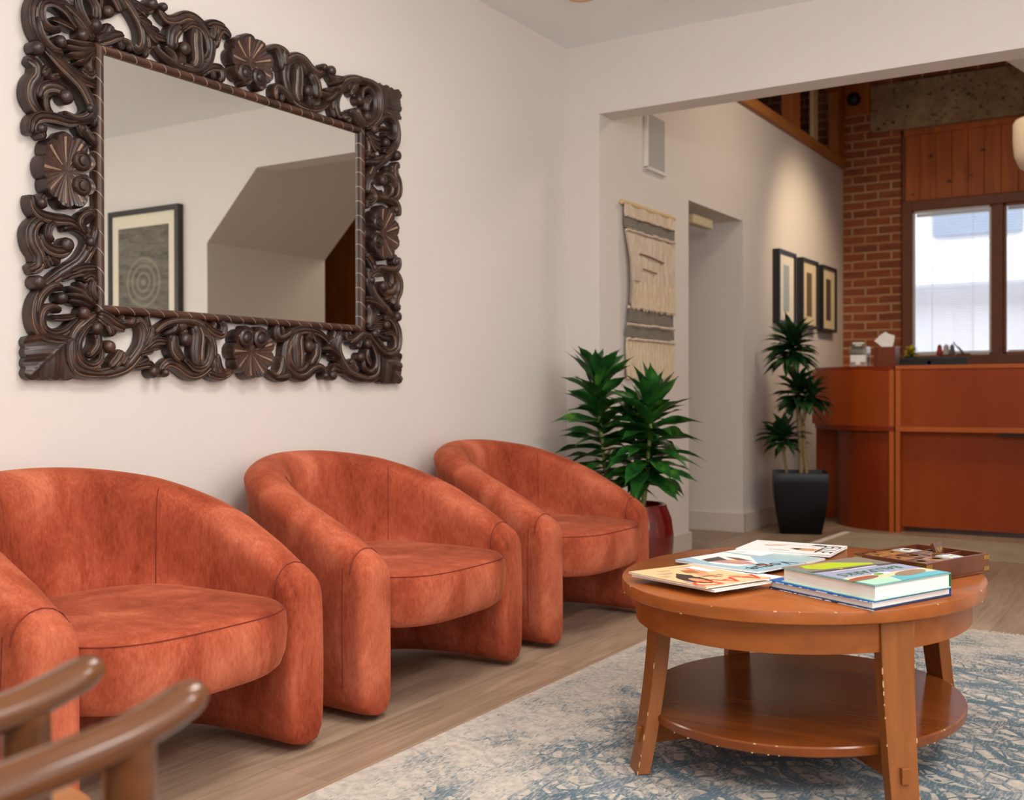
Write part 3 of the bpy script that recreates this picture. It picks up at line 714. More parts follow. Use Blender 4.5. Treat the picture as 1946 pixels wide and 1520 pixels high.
# ------------------------------------------------------------ rugs
def rug_mat():
    t = NT('faded_blue_print'); tc = t.n('ShaderNodeTexCoord'); sp = t.n('ShaderNodeSeparateXYZ'); t.l(tc.outputs['Object'], sp.inputs[0])
    X, Y = sp.outputs[0], sp.outputs[1]; hx, hy = 1.30, 1.80   # half sizes
    dx = t.math('SUBTRACT', hx, t.math('ABSOLUTE', X)); dy = t.math('SUBTRACT', hy, t.math('ABSOLUTE', Y)); d = t.math('MINIMUM', dx, dy)
    v = t.coord(); wob = t.n('ShaderNodeTexNoise'); wob.inputs['Scale'].default_value = 7; t.l(v, wob.inputs['Vector'])
    vm = t.n('ShaderNodeVectorMath', operation='MULTIPLY_ADD'); t.l(wob.outputs['Color'], vm.inputs[0]); vm.inputs[1].default_value = (.03, .03, 0); t.l(v, vm.inputs[2]); V = vm.outputs[0]
    def vor(scale, feat, stops, vec=V):
        o = t.n('ShaderNodeTexVoronoi', feature=feat); t.l(vec, o.inputs['Vector']); o.inputs['Scale'].default_value = scale; return t.ramp(o.outputs['Distance'], stops)
    K0, K1 = (0, 0, 0), (1, 1, 1)
    flor = vor(17, 'DISTANCE_TO_EDGE', [(.03, K1), (.075, K0)])
    dots = vor(30, 'F1', [(.20, K1), (.28, K0)])
    # big medallion rings
    def rings(cx, cy, f, wdt):
        a = t.math('SUBTRACT', X, cx); b = t.math('SUBTRACT', Y, cy); r = t.math('SQRT', t.math('ADD', t.math('MULTIPLY', a, a), t.math('MULTIPLY', b, b)))
        ang = t.math('ARCTAN2', b, a); r2 = t.math('ADD', r, t.math('MULTIPLY', t.math('SINE', t.math('MULTIPLY', ang, 12)), .018))
        return t.math('LESS_THAN', t.math('ABSOLUTE', t.math('SINE', t.math('MULTIPLY', r2, f))), wdt), r
    r1, rr = rings(.15, -.75, 16, .28); r2, _ = rings(-.75, -.35, 22, .22); r3, _ = rings(.1, .75, 18, .25)
    leaf = t.n('ShaderNodeTexWave', wave_type='BANDS', bands_direction='DIAGONAL'); t.l(V, leaf.inputs['Vector']); leaf.inputs['Scale'].default_value = 9; leaf.inputs['Distortion'].default_value = 6; leaf.inputs['Detail'].default_value = 1
    lf = t.ramp(leaf.outputs['Fac'], [(.52, K0), (.62, K1)])
    pat = t.math('MAXIMUM', t.math('MULTIPLY', flor, .9), t.math('MULTIPLY', dots, .75)); pat = t.math('MAXIMUM', pat, t.math('MULTIPLY', lf, .55))
    pat = t.math('MAXIMUM', pat, t.math('MULTIPLY', r1, .9)); pat = t.math('MAXIMUM', pat, t.math('MULTIPLY', r2, .9)); pat = t.math('MAXIMUM', pat, t.math('MULTIPLY', r3, .9))
    # guard lines parallel to the edges
    for off, wd in ((.40, .006), (.43, .004), (.055, .004)):
        pat = t.math('MAXIMUM', pat, t.math('LESS_THAN', t.math('ABSOLUTE', t.math('SUBTRACT', d, off)), wd))
    pat = t.math('MULTIPLY', pat, t.math('GREATER_THAN', d, .03))
    wear = t.noise(t.coord((1, 1, 1)), 5, 5, .65); fine = t.noise(t.coord((1, .25, 1)), 160, 3, .7)
    k = t.math('ADD', t.math('ADD', t.math('MULTIPLY', wear, .55), t.math('MULTIPLY', fine, .6)), .20)
    edge = t.n('ShaderNodeMapRange'); t.l(d, edge.inputs[0]); edge.inputs[1].default_value = .0; edge.inputs[2].default_value = .75; edge.inputs[3].default_value = .78; edge.inputs[4].default_value = .62
    vis = t.math('MULTIPLY', pat, t.math('MULTIPLY', t.math('SUBTRACT', k, edge.outputs[0]), 6.5)); vis = t.math('MINIMUM', t.math('MAXIMUM', vis, 0), .92)
    blue = t.ramp(t.noise(v, 3.2, 3), [(.35, srgb(84, 108, 124)), (.5, srgb(54, 92, 108)), (.65, srgb(28, 68, 86))])
    cream = t.ramp(t.noise(v, 40, 5, .7), [(.35, srgb(172, 160, 148)), (.6, srgb(208, 196, 180))])
    haze = t.mix(t.math('MULTIPLY', wear, .30), cream, srgb(150, 160, 168))
    t.col(t.mix(vis, haze, blue)); t.set(Roughness=.95, Specular_IOR_Level=.1, Sheen_Weight=.15)
    t.bump(t.noise(t.coord((1, .4, 1)), 500, 2), .35, .002); return t.m
def fringe(mb, x0, x1, y, sgn, z, L, step, rng):
    x = x0
    while x < x1:
        a = rng.uniform(-.5, .5); l = L*rng.uniform(.7, 1.1)
        mb.tube([(x, y, z), (x+.3*a*l, y+sgn*l*.5, z+.0005), (x+a*l, y+sgn*l, .002)], [.003, .003, .0015], 5); x += step*rng.uniform(.7, 1.3)
RUG = rug_mat(); CREAM = plain('cream_wool', srgb(212, 200, 180), .95, .08, 90)
rg = thing('area_rug', 'large faded blue and cream patterned rug under the coffee table', 'rug', (-.392, 2.63, 0))
o = MB().box(-1.692, .83, .0005, .908, 4.43, .006).build('pile', RUG, rg, world=True)
f = MB(); fringe(f, -1.685, .9, 4.43, 1, .0033, .035, .011, random.Random(1)); fr_ = f.build('fringe', CREAM, rg, smooth=60); fr_['kind'] = 'stuff'
def runner_mat():
    t = NT('beige_flatweave'); n = t.noise(t.coord((1, 6, 1)), 60, 3); n2 = t.noise(t.coord(), 3, 3)
    t.col(t.mix(t.ramp(n2, [(.45, (0, 0, 0)), (.7, (.5, .5, .5))]), t.ramp(n, [(.3, srgb(150, 134, 112)), (.7, srgb(186, 170, 146))]), srgb(146, 128, 108))); t.set(Roughness=.95); return t.m
rn = thing('runner_rug', 'beige woven runner with fringed end in front of the reception desk', 'rug', (-.9, 6.7, 0))
MB().prism([(-1.888, 6.50), (-.10, 6.18), (.9, 6.18), (.9, 7.00), (-1.60, 7.13), (-1.86, 7.12)], .0005, .009).build('weave', runner_mat(), rn, bevel=.002)
f = MB(); rg_ = random.Random(2); y = 6.51
while y < 7.11:
    xx = -1.888+(y-6.5)*.045; f.tube([(xx, y, .007), (xx-.03, y+rg_.uniform(-.01, .01), .009), (xx-.06, y+rg_.uniform(-.02, .02), .003)], [.004, .005, .002], 5); y += .012
fr2 = f.build('fringe', CREAM, rn, smooth=60); fr2['kind'] = 'stuff'
# ------------------------------------------------------------ things on the coffee table
def frame2(o, u, v, z):   # local (a,b,c) -> world, origin o, unit directions u,v in plan
    return Matrix(((u[0], v[0], 0, o[0]), (u[1], v[1], 0, o[1]), (0, 0, 1, z), (0, 0, 0, 1)))
def unit(deg): a = math.radians(deg); return (math.cos(a), math.sin(a))
PAGES = None
def pages_mat():
    t = NT('page_edges'); n = t.noise(t.coord((1, 1, 60)), 14, 3, .7)
    t.col(t.ramp(n, [(.3, srgb(228, 224, 214)), (.6, srgb(240, 238, 232))])); t.set(Roughness=.8); return t.m
PAGES = pages_mat()
def P_(name, c, rough=.35, **k): return plain(name, srgb(*c), rough, .03, 40, **k)
INK = P_('black_ink', (34, 32, 34)); RED = P_('red_ink', (226, 66, 42)); WHITEP = P_('white_paper', (244, 243, 241)); PEACH = P_('peach_print', (240, 200, 150))
SKIN = P_('printed_skin', (222, 158, 112)); HAIRD = P_('printed_dark_hair', (62, 38, 30)); HAIRL = P_('printed_blonde_hair', (190, 140, 92)); SKYB = P_('pale_blue_print', (160, 196, 212))
PINKP = P_('pink_print', (196, 146, 142)); GREYI = P_('grey_ink', (150, 132, 112)); GREYD = P_('charcoal_print', (74, 66, 64))
Z0 = .4508
def curl(M, amp, L):   # magazine covers rise a little towards one edge
    return lambda a, b, c: M @ Vector((a, b, c+amp*(max(0, a/L))**2.2*(1 if c > 0 else 0)))
def magazine(name, label, org, du, z, L=.272, Wd=.208, th=.0045, mats=None, art=None, lift=.0, group='magazines on the coffee table'):
    """du: direction of the side running from the foot to the head of the cover (degrees); head is at a = L"""
    u = unit(du); v = unit(du+90)
    root = thing('magazine', label, 'magazine', (org[0], org[1], z), group=group)
    M = frame2(org, u, v, z)
    NX = 14
    def f(a, b, c): return M @ Vector((a, b, c+lift*(a/L)**2.5*(.6+.4*b/Wd)))
    def sheet(mb, x0, y0, x1, y1, z0, z1, m=0):
        rs = []
        for i in range(NX+1):
            a = x0+(x1-x0)*i/NX; rs.append([f(a, y0, z0), f(a, y1, z0), f(a, y1, z1), f(a, y0, z1)])
        mb.rings(rs, m)
    mb = MB(); sheet(mb, .001, .001, L-.001, Wd-.001, .0004, th-.0006); mb.build('pages', PAGES, root)
    mb = MB(); sheet(mb, 0, 0, L, Wd, th-.0006, th); sheet(mb, 0, 0, L, Wd, 0, .0004); sheet(mb, 0, Wd, L, Wd+.0008, 0, th)
    mb.build('cover', mats, root)
    if art:
        am = MB(); keys = []
        def mi(m):
            if m not in keys: keys.append(m)
            return keys.index(m)
        class A:
            def poly(s, pts, m, lv=0):
                n = len(pts); k = th+.00015+lv*.00012
                # triangulate in strips so that the print follows the curve of the cover
                cx = sum(p[0] for p in pts)/n; cy = sum(p[1] for p in pts)/n
                am.add([f(p[0], p[1], k) for p in pts]+[f(cx, cy, k)], [(i, (i+1) % n, n) for i in range(n)], mi(m))
            def rect(s, x0, y0, x1, y1, m, lv=0):
                N = 10; vs = []; fs = []
                for i in range(N+1):
                    a = x0+(x1-x0)*i/N; vs += [f(a, y0, th+.00015+lv*.00012), f(a, y1, th+.00015+lv*.00012)]
                    if i: fs.append((2*i-2, 2*i-1, 2*i+1, 2*i))
                am.add(vs, fs, mi(m))
            def ell(s, x, y, rx, ry, m, lv=0, rot=0, n=20):
                c, d = math.cos(rot), math.sin(rot)
                s.poly([(x+rx*math.cos(t)*c-ry*math.sin(t)*d, y+rx*math.cos(t)*d+ry*math.sin(t)*c) for t in [2*PI*i/n for i in range(n)]], m, lv)
            def text(s, body, x, y, size, m, lv=2, shear=0, sx=1, align='CENTER'):
                # head of the letters points to +a, reading direction runs to -b
                tm = MB(); text_mb(tm, body, size, Matrix.Identity(4), 0, .00002, align, shear, sx)
                am.add([f(x+p[1], y-p[0], th+.00015+lv*.00012+p[2]) for p in tm.v], tm.f, mi(m))
        art(A(), L, Wd)
        am.build('cover_print', keys, root)
    return root
def lines(A, x0, y, n, w, m=GREYI, step=.006, seed=0):
    r = random.Random(seed)
    for i in range(n):
        l = w*r.uniform(.6, 1); A.rect(x0+i*step, y-l/2, x0+i*step+.0024, y+l/2, m, 1)
def art_woman(A, L, W):
    A.rect(.004, .004, L-.003, W-.003, PEACH)
    A.poly([(.055, .13), (.10, .115), (.15, .10), (.155, .13), (.11, .155), (.07, .165)], SKIN, 1)          # arm
    A.poly([(.06, .115), (.10, .10), (.12, .13), (.075, .145)], P_('brown_print', (176, 108, 62)), 2)
    A.poly([(.145, .105), (.185, .115), (.19, .125), (.165, .14), (.14, .13)], SKIN, 3)                    # hand
    A.ell(.18, .052, .062, .030, HAIRD, 2, -.1); A.poly([(.12, .05), (.09, .075), (.13, .09), (.165, .07)], HAIRD, 2)
    A.ell(.196, .052, .036, .015, SKIN, 3, -.05)
    A.ell(.055, .165, .020, .017, P_('red_badge', (232, 84, 64)), 2)
    lines(A, .048, .165, 3, .024, WHITEP, .0055, 1)
    lines(A, .07, .055, 4, .05, GREYI, .006, 2); lines(A, .04, .075, 3, .05, GREYI, .006, 3); lines(A, .10, .025, 4, .04, GREYI, .006, 4); lines(A, .19, .165, 5, .04, GREYI, .006, 5); lines(A, .02, .15, 2, .08, GREYI, .006, 6)
    A.text('la femme', .165, .115, .022, INK, 4); A.text('et la', .185, .125, .017, INK, 4)
    A.rect(L-.048, .004, L-.006, .006, RED, 1)
    A.text('AAD', L-.040, .105, .088, RED, 3, 0, 1.2)
    A.ell(.20, .014, .013, .006, SKYB, 4); A.rect(.195, .010, .208, .014, RED, 5)
    A.rect(.035, .145+.01, .12, .187, WHITEP, 6)                                                          # address label strip
def art_pink(A, L, W):
    A.rect(.003, .003, L-.003, W-.003, SKYB); A.poly([(.003, .06), (.12, .02), (.19, .03), (.20, .10), (.10, .20), (.003, .205)], WHITEP, 1)
    A.poly([(.05, .05), (.085, .035), (.10, .10), (.045, .13)], GREYD, 2); A.poly([(.085, .04), (.17, .06), (.205, .09), (.15, .12), (.10, .105)], PINKP, 3)
    A.poly([(.10, .09), (.15, .075), (.165, .085), (.11, .11)], SKIN, 4); A.ell(.222, .095, .028, .014, HAIRD, 3, .1); A.ell(.226, .091, .018, .009, SKIN, 4, .1)
    A.poly([(.06, .14), (.12, .115), (.16, .13), (.10, .15)], P_('brown_leather_print', (120, 82, 62)), 4)
    A.text('Vogue', L-.034, .104, .074, INK, 5, .1, .92); lines(A, .02, .17, 3, .03, GREYI, .006, 8)
def art_blonde(A, L, W):
    A.rect(.003, .003, L-.003, W-.003, WHITEP); A.ell(.19, .075, .042, .024, HAIRL, 1); A.ell(.20, .074, .027, .016, SKIN, 2)
    A.poly([(.14, .065), (.165, .06), (.17, .09), (.14, .095)], SKIN, 1); A.poly([(.06, .10), (.10, .12), (.115, .145), (.095, .14), (.05, .115)], SKIN, 2)
    for i, y in enumerate((.07, .08)): A.ell(.205, y, .0016, .003, HAIRD, 3)
    A.rect(.194, .072, .198, .077, RED, 3)
    A.text('ELLE', L-.032, .10, .07, INK, 4, 0, 1.05); A.rect(.09, .030, .15, .0335, INK, 3); A.ell(.20, .17, .022, .012, GREYD, 1)
    for i in range(14): A.rect(.11+i*.009, .148-i*.0006, .116+i*.009, .1515-i*.0006, INK, 2)
    lines(A, .235, .185, 4, .02, RED, .005, 4)
def art_plain(A, L, W):
    A.rect(.003, .003, L-.003, W-.003, P_('pale_teal_print', (170, 196, 200))); A.rect(.003, .12, .12, W-.003, WHITEP, 1); lines(A, .03, .16, 3, .06, INK, .009, 9)
def art_white(A, L, W): A.rect(.003, .003, L-.003, W-.003, WHITEP); lines(A, .03, .16, 2, .07, INK, .009, 10)
g = 'magazines on the coffee table'
magazine('m', 'white magazine mostly hidden below the pale blue one, touching the tabletop', (-1.168, 2.50), -13, Z0, mats=WHITEP, th=.006, art=art_white)
magazine('m', 'pale blue magazine with a woman in a pink dress, overlapped by the peach one', (-1.180, 2.715), -17, Z0+.0064, mats=SKYB, th=.006, art=art_pink, lift=.003)
magazine('m', 'white magazine with dark lettering, between the pink dress cover and the blonde cover', (-1.165, 2.855), -13, Z0, mats=WHITEP, th=.005, art=art_plain)
magazine('m', 'pale green-edged magazine farthest back on the table, mostly hidden', (-1.128, 3.035), 1, Z0, mats=P_('lime_cover', (214, 226, 170)), th=.005, art=art_white)
magazine('m', 'white magazine with a blonde woman lying under thin dark letters, on top at the back', (-1.118, 3.010), 2, Z0+.0054, mats=WHITEP, th=.006, art=art_blonde)
magazine('m', 'closed magazine with white page edges directly beneath the peach cover', (-1.162, 2.408), -21, Z0+.0130, mats=WHITEP, th=.0055, art=None)
magazine('m', 'peach-coloured magazine with a dark-haired woman and red letters, front left of the table', (-1.172, 2.410), -24, Z0+.0190, mats=PEACH, th=.0045, art=art_woman, lift=.004)

def book(label, org, du, z, L, Wd, th, coverm, spinem, art=None, cov=.0028, frayed=False):
    """du = direction of the near edge; spine runs along the far end a = L"""
    u = unit(du); v = unit(du+90+6); root = thing('hardcover_book', label, 'book', (org[0], org[1], z), group='hardcover books on the coffee table'); M = frame2(org, u, v, z)
    MB().box(.004, .005, cov, L-.003, Wd-.005, th-cov, 0, M).build('page_block', PAGES, root)
    mb = MB().box(0, 0, 0, L, Wd, cov, 0, M).box(0, 0, th-cov, L, Wd, th, 1, M).box(0, Wd-.003, 0, L, Wd, th, 2, M); mb.build('cover', [coverm[0], coverm[1], spinem], root, bevel=.0006)
    if frayed:
        r = random.Random(4); fm = MB()
        for i in range(60):
            a = L*r.random()**.8; s = r.uniform(.001, .004); zz = r.choice((0, 0, th-cov)); fm.box(a-s*2, -.0012, zz+.0002, a+s*2, .0003, zz+r.uniform(.0008, .0022), 0, M)
        for i in range(14):
            b = Wd*r.random()*.25; fm.box(-.0012, b, 0, .0004, b+.006, .0014, 0, M)
        fe = fm.build('frayed_edge', WHITEP, root); fe['label'] = 'torn white paper along the lower cover edge'; fe['kind'] = 'stuff'
    if art:
        am = MB(); keys = []
        def mi(m):
            if m not in keys: keys.append(m)
            return keys.index(m)
        class A:
            def poly(s, pts, m, lv=0): am.add([M @ Vector((p[0], p[1], th+.0003+lv*.00015)) for p in pts], [tuple(range(len(pts)))], mi(m))
            def ell(s, x, y, rx, ry, m, lv=0, rot=0, n=22):
                c, d = math.cos(rot), math.sin(rot); s.poly([(x+rx*math.cos(t)*c-ry*math.sin(t)*d, y+rx*math.cos(t)*d+ry*math.sin(t)*c) for t in [2*PI*i/n for i in range(n)]], m, lv)
            def text(s, body, x, y, size, m, lv=3, sx=1):
                text_mb(am, body, size, M @ Matrix.Translation((x, y, th+.0003+lv*.00015)) @ Matrix.Rotation(TR, 4, 'Z'), mi(m), .00002, 'CENTER', 0, sx)
        TR = -PI/2; art(A(), L, Wd); am.build('cover_print', keys, root)
    return root
NAVY = P_('navy_cloth', (34, 52, 92), .6); BLUEC = P_('bright_blue_cover', (24, 104, 190)); SPB = P_('blue_spine', (40, 84, 150), .5)
GRN = P_('dark_green_spine', (34, 104, 58), .4); MINT = P_('mint_cover', (176, 220, 196))
def crowd():
    t = NT('stadium_crowd_print'); n = t.noise(t.coord(), 900, 2, .8); t.col(t.ramp(n, [(.4, srgb(66, 62, 62)), (.6, srgb(176, 166, 148))])); t.set(Roughness=.3); return t.m
CROWD = crowd()
def art_ball(A, L, W):
    # near-left corner is (0,0); rear-left corner holds the stadium, the teal corner is at the front right
    A.poly([(.002, .002), (L-.002, .002), (L-.002, W-.002), (.002, W-.002)], CROWD)
    A.poly([(.10, .002), (L-.002, .002), (L-.002, W-.002), (.13, W-.002)], P_('grey_blue_band', (158, 164, 190)), 1)
    A.poly([(.085, .002), (.10, .002), (.13, W-.002), (.113, W-.002)], GREYD, 1)
    A.poly([(.018, .045), (.025, .150), (.085, .235), (.098, .225), (.082, .060), (.05, .03)], P_('grass_print', (178, 200, 36)), 2)
    A.poly([(.012, .040), (.018, .155), (.025, .150), (.019, .045)], P_('sand_print', (206, 150, 92)), 2)
    A.ell(.045, .08, .014, .02, P_('sand_print_ring', (206, 170, 80)), 3); A.ell(.045, .08, .010, .015, P_('grass_print_inner', (186, 206, 44)), 4)
    A.poly([(.185, .002), (L-.002, .002), (L-.002, W-.002), (.20, W-.002)], P_('sand_cover', (226, 208, 170)), 2)
    A.poly([(.222, .002), (L-.002, .002), (L-.002, .16), (.235, .11)], MINT, 3)
    A.poly([(.228, .12), (L-.002, .10), (L-.002, W-.002), (.245, W-.002)], P_('teal_cover', (92, 176, 190)), 4)
    A.ell(.212, .045, .016, .058, P_('stand_print', (140, 112, 84)), 4, .1); A.ell(.206, .045, .007, .045, P_('red_stand', (172, 74, 54)), 5, .1); A.ell(.225, .20, .022, .06, P_('stand_print_b', (150, 126, 96)), 5, .12)
    A.ell(.196, .130, .012, .032, WHITEP, 5); A.ell(.196, .12, .009, .016, P_('green_patch', (96, 160, 52)), 6)
    A.text('BALLPARKS', .158, W/2-.005, .044, P_('green_letters', (44, 112, 60)), 5, .98); A.poly([(.112, .05), (.118, .05), (.122, W-.07), (.116, W-.07)], WHITEP, 5)
    A.ell(.10, .10, .005, .007, P_('gold_mark', (212, 168, 60)), 5)
def ballbook():
    # near corner of the front edge and the right hand spine
    return book('thick hardcover book about ballparks with a stadium cover, upper one of the two books', (-.810, 2.484), -28.6, Z0+.0207, .280, .280, .0338, (MINT, P_('cover_edge', (120, 170, 170))), GRN, art_ball)
book('navy and bright blue hardcover book with frayed edges, lower one of the two books', (-.844, 2.498), -28.2, Z0, .311, .294, .0205, (NAVY, BLUEC), SPB, None, .0042, True)
ballbook()

# wooden noughts-and-crosses box
def gamebox():
    WALN = wood('dark_rosewood', srgb(64, 30, 16), srgb(118, 62, 32), 'X', 1, .3, .3, 20, (.3, .7), .03); WAL2 = wood('light_rosewood_tile', srgb(116, 66, 32), srgb(196, 132, 74), 'X', 1.5, .3, .3, 26, (.3, .7), .03)
    BRASS = plain('brass_inlay', srgb(190, 150, 70), .3, .1, 40, .9); PALE = plain('pale_metal_tile', srgb(196, 200, 208), .25, .05, 40, .3)
    d1 = Vector((-.434, 3.015, 0))-Vector((-.535, 2.743, 0)); u = unit(math.degrees(math.atan2(d1.y, d1.x))); v = unit(math.degrees(math.atan2(d1.y, d1.x))+90+ -4)
    org = (-.538, 2.747); M = frame2(org, u, v, Z0); L, W, H = .290, .215, .049
    root = thing('noughts_and_crosses_box', 'dark wooden noughts and crosses box with brass corners on the table', 'game box', (org[0], org[1], Z0))
    t = .009
    MB().box(0, 0, 0, L, W, .006, 0, M).box(0, 0, .006, L, t, H, 0, M).box(0, W-t, .006, L, W, H, 0, M).box(0, t, .006, t, W-t, H, 0, M).box(L-t, t, .006, L, W-t, H, 0, M).build('tray', WALN, root, bevel=.001)
    m = MB(); 
    for i in (1, 2): y = t+(W-2*t)*i/3; m.box(t, y-.002, .006, L-t, y+.002, H-.003, 0, M)
    m.build('divider', WALN, root)
    for a, b in ((0, 0), (L, 0), (0, W), (L, W)):
        for zz in (.034, .006):
            m = MB()
            sa = 1 if a == 0 else -1; sb = 1 if b == 0 else -1
            m.box(min(a, a+sa*.026), b-sb*.0012 if sb > 0 else b-.0002, zz, max(a, a+sa*.026), b+.0002 if sb > 0 else b+.0012, zz+.011, 0, M)
            m.box(a-.0012 if sa > 0 else a-.0002, min(b, b+sb*.026), zz, a+.0002 if sa > 0 else a+.0012, max(b, b+sb*.026), zz+.011, 0, M)
            m.build('brass_corner', BRASS, root)
    cw = (L-2*t)/4; ch = (W-2*t)/3; r = random.Random(8)
    lay = {(0, 0): ('O', WALN), (1, 0): ('O', WAL2), (2, 0): ('X', PALE), (0, 1): ('X', WAL2), (1, 1): ('O', WALN), (3, 1): ('edge', WALN), (0, 2): ('X', WAL2), (1, 2): ('V', WAL2), (2, 2): ('O', PALE), (2, 1): ('X', WALN)}
    for (i, j), (ch_, mt) in lay.items():
        cx = t+cw*(i+.5); cy = t+ch*(j+.5); rot = r.uniform(-.25, .25); T = M @ Matrix.Translation((cx, cy, .041)) @ Matrix.Rotation(rot, 4, 'Z')
        if ch_ == 'edge': T = M @ Matrix.Translation((cx-.02, cy, .040)) @ Matrix.Rotation(.25, 4, 'Z') @ Matrix.Rotation(1.25, 4, 'X')
        tl = thing('game_tile', ('pale ' if mt is PALE else 'light wood ' if mt is WAL2 else 'dark wood ')+{'O': 'tile with a nought', 'X': 'tile with a cross', 'V': 'tilted tile with a cross', 'edge': 'tile standing on edge'}[ch_]+', '+('near', 'middle', 'far')[j]+' row, '+('left end', 'second place', 'third place', 'right end')[i]+' of game box', 'game tile', tuple(T.translation), group='noughts and crosses tiles')
        s = min(cw, ch)*.46
        MB().box(-s, -s, -.004, s, s, .005, 0, T).build('tile_block', mt, tl, bevel=.001)
        im = MB(); km = BRASS if mt is not PALE else plain('cream_inlay', srgb(236, 228, 200), .4)
        if ch_ == 'O': im.lathe([(.62*s, .005), (.62*s, .0058), (.40*s, .0058), (.40*s, .005)], 24, (0, 0, 0), 0, T)
        else:
            for k in (1, -1): im.box(-.72*s, -.14*s, .005, .72*s, .14*s, .0058, 0, T @ Matrix.Rotation(k*PI/4, 4, 'Z'))
        im.build('inlay', km, tl)
gamebox()

# ------------------------------------------------------------ potted dracaenas
def leafmat(name, a, b, c):
    t = NT(name); n = t.noise(t.coord(), 14, 3); t.col(t.ramp(n, [(.32, srgb(*a)), (.55, srgb(*b)), (.75, srgb(*c))])); t.set(Roughness=.38, Specular_IOR_Level=.5); return t.m
LEAF = leafmat('glossy_green_leaf', (14, 56, 22), (36, 96, 32), (92, 140, 46)); LEAFD = leafmat('dark_green_leaf', (12, 44, 22), (26, 66, 28), (52, 92, 36))
STEMM = plain('leafy_green_stem', srgb(128, 136, 74), .6, .2, 60); BARK = plain('ringed_tan_stem', srgb(150, 128, 90), .8, .3, 90, bump=.6)
def leaf(mb, base, d, L, W, droop, rng, m=0):
    d = Vector(d).normalized(); side = d.cross(Vector((0, 0, 1)))
    if side.length < .1: side = Vector((1, 0, 0))
    side.normalize(); up = side.cross(d).normalized(); tw = rng.uniform(-.5, .5)
    side = (side*math.cos(tw)+up*math.sin(tw)).normalized(); N = 9; p = Vector(base); dd = d.copy(); vs = []
    for i in range(N+1):
        t = i/N; w = W*(math.sin(PI*min(1, t*.93+.10)))**.75*(1 if t < .55 else (1-((t-.55)/.45)**2.4))
        if i == N: w = .0005
        nrm = side.cross(dd).normalized(); v = side*w; k = w*.35
        wav = math.sin(t*9+tw*7)*w*.18
        vs += [p+v+nrm*(k+wav), p, p-v+nrm*(k-wav)]
        p = p+dd*(L/N); dd = (dd+Vector((0, 0, -droop/N*(.4+1.2*t)))).normalized()
    fs = []
    for i in range(N): a = i*3; fs += [(a, a+1, a+4, a+3), (a+1, a+2, a+5, a+4)]
    mb.add(vs, fs, m)
def crown(mb, base, top, n, L, W, rng, elev=(0, 80), droop=.9, lean=(0, 0)):
    b, t = Vector(base), Vector(top)
    for i in range(n):
        f = i/(n-1); ph = i*2.39996+rng.uniform(-.35, .35); el = math.radians(elev[0]+(elev[1]-elev[0])*f**1.9+rng.uniform(-14, 14))
        p = b.lerp(t, f**.9); d = Vector((math.cos(ph)*math.cos(el)+lean[0], math.sin(ph)*math.cos(el)+lean[1], math.sin(el)))
        leaf(mb, p, d, L*rng.uniform(.78, 1.1)*(1-.18*f**3), W*rng.uniform(.8, 1.1)*(1-.15*f), droop*rng.uniform(.6, 1.3)*(1-.5*f), rng)
def plant_red():
    cx, cy = -2.165, 4.52
    root = thing('potted_dracaena', 'bushy green plant in a glazed dark red pot beside the farthest armchair', 'potted plant', (cx, cy, 0))
    RG = plain('dark_red_glaze', srgb(98, 18, 16), .14, .25, 18, Coat_Weight=.6); RG2 = plain('soil', srgb(52, 38, 28), .95, .3, 60)
    MB().lathe([(.001, 0), (.11, 0), (.12, .01), (.155, .09), (.175, .18), (.180, .26), (.170, .34), (.150, .392), (.146, .405), (.138, .408), (.130, .400), (.134, .375), (.130, .35), (.001, .35)], 48, (cx, cy, 0)).build('pot', RG, root, smooth=40)
    MB().lathe([(.001, .356), (.132, .352), (.001, .35)], 24, (cx, cy, 0)).build('soil', RG2, root, smooth=60)
    rng = random.Random(11)
    for (a, b, c), (L, W, n, el) in ((((-.05, .01), (-.13, -.02, .50), (-.17, -.05, 1.00)), (.255, .039, 64, (0, 66))), (((.04, -.01), (.07, -.03, .50), (.12, -.06, .88)), (.255, .039, 66, (-8, 66))), (((.0, .05), (-.02, .06, .60), (.02, .08, .85)), (.23, .036, 36, (10, 66)))):
        base = Vector((cx+a[0], cy+a[1], .36)); m1 = Vector((cx+b[0], cy+b[1], b[2])); m2 = Vector((cx+c[0], cy+c[1], c[2]))
        MB().tube(cr([base, m1, m2], 6), [.012]*7+[.009]*6, 10).build('stem', STEMM, root, smooth=60)
        mb = MB(); crown(mb, m1, m2, n, L, W, rng, el, .95); mb.build('foliage', LEAF, root, smooth=60)
plant_red()
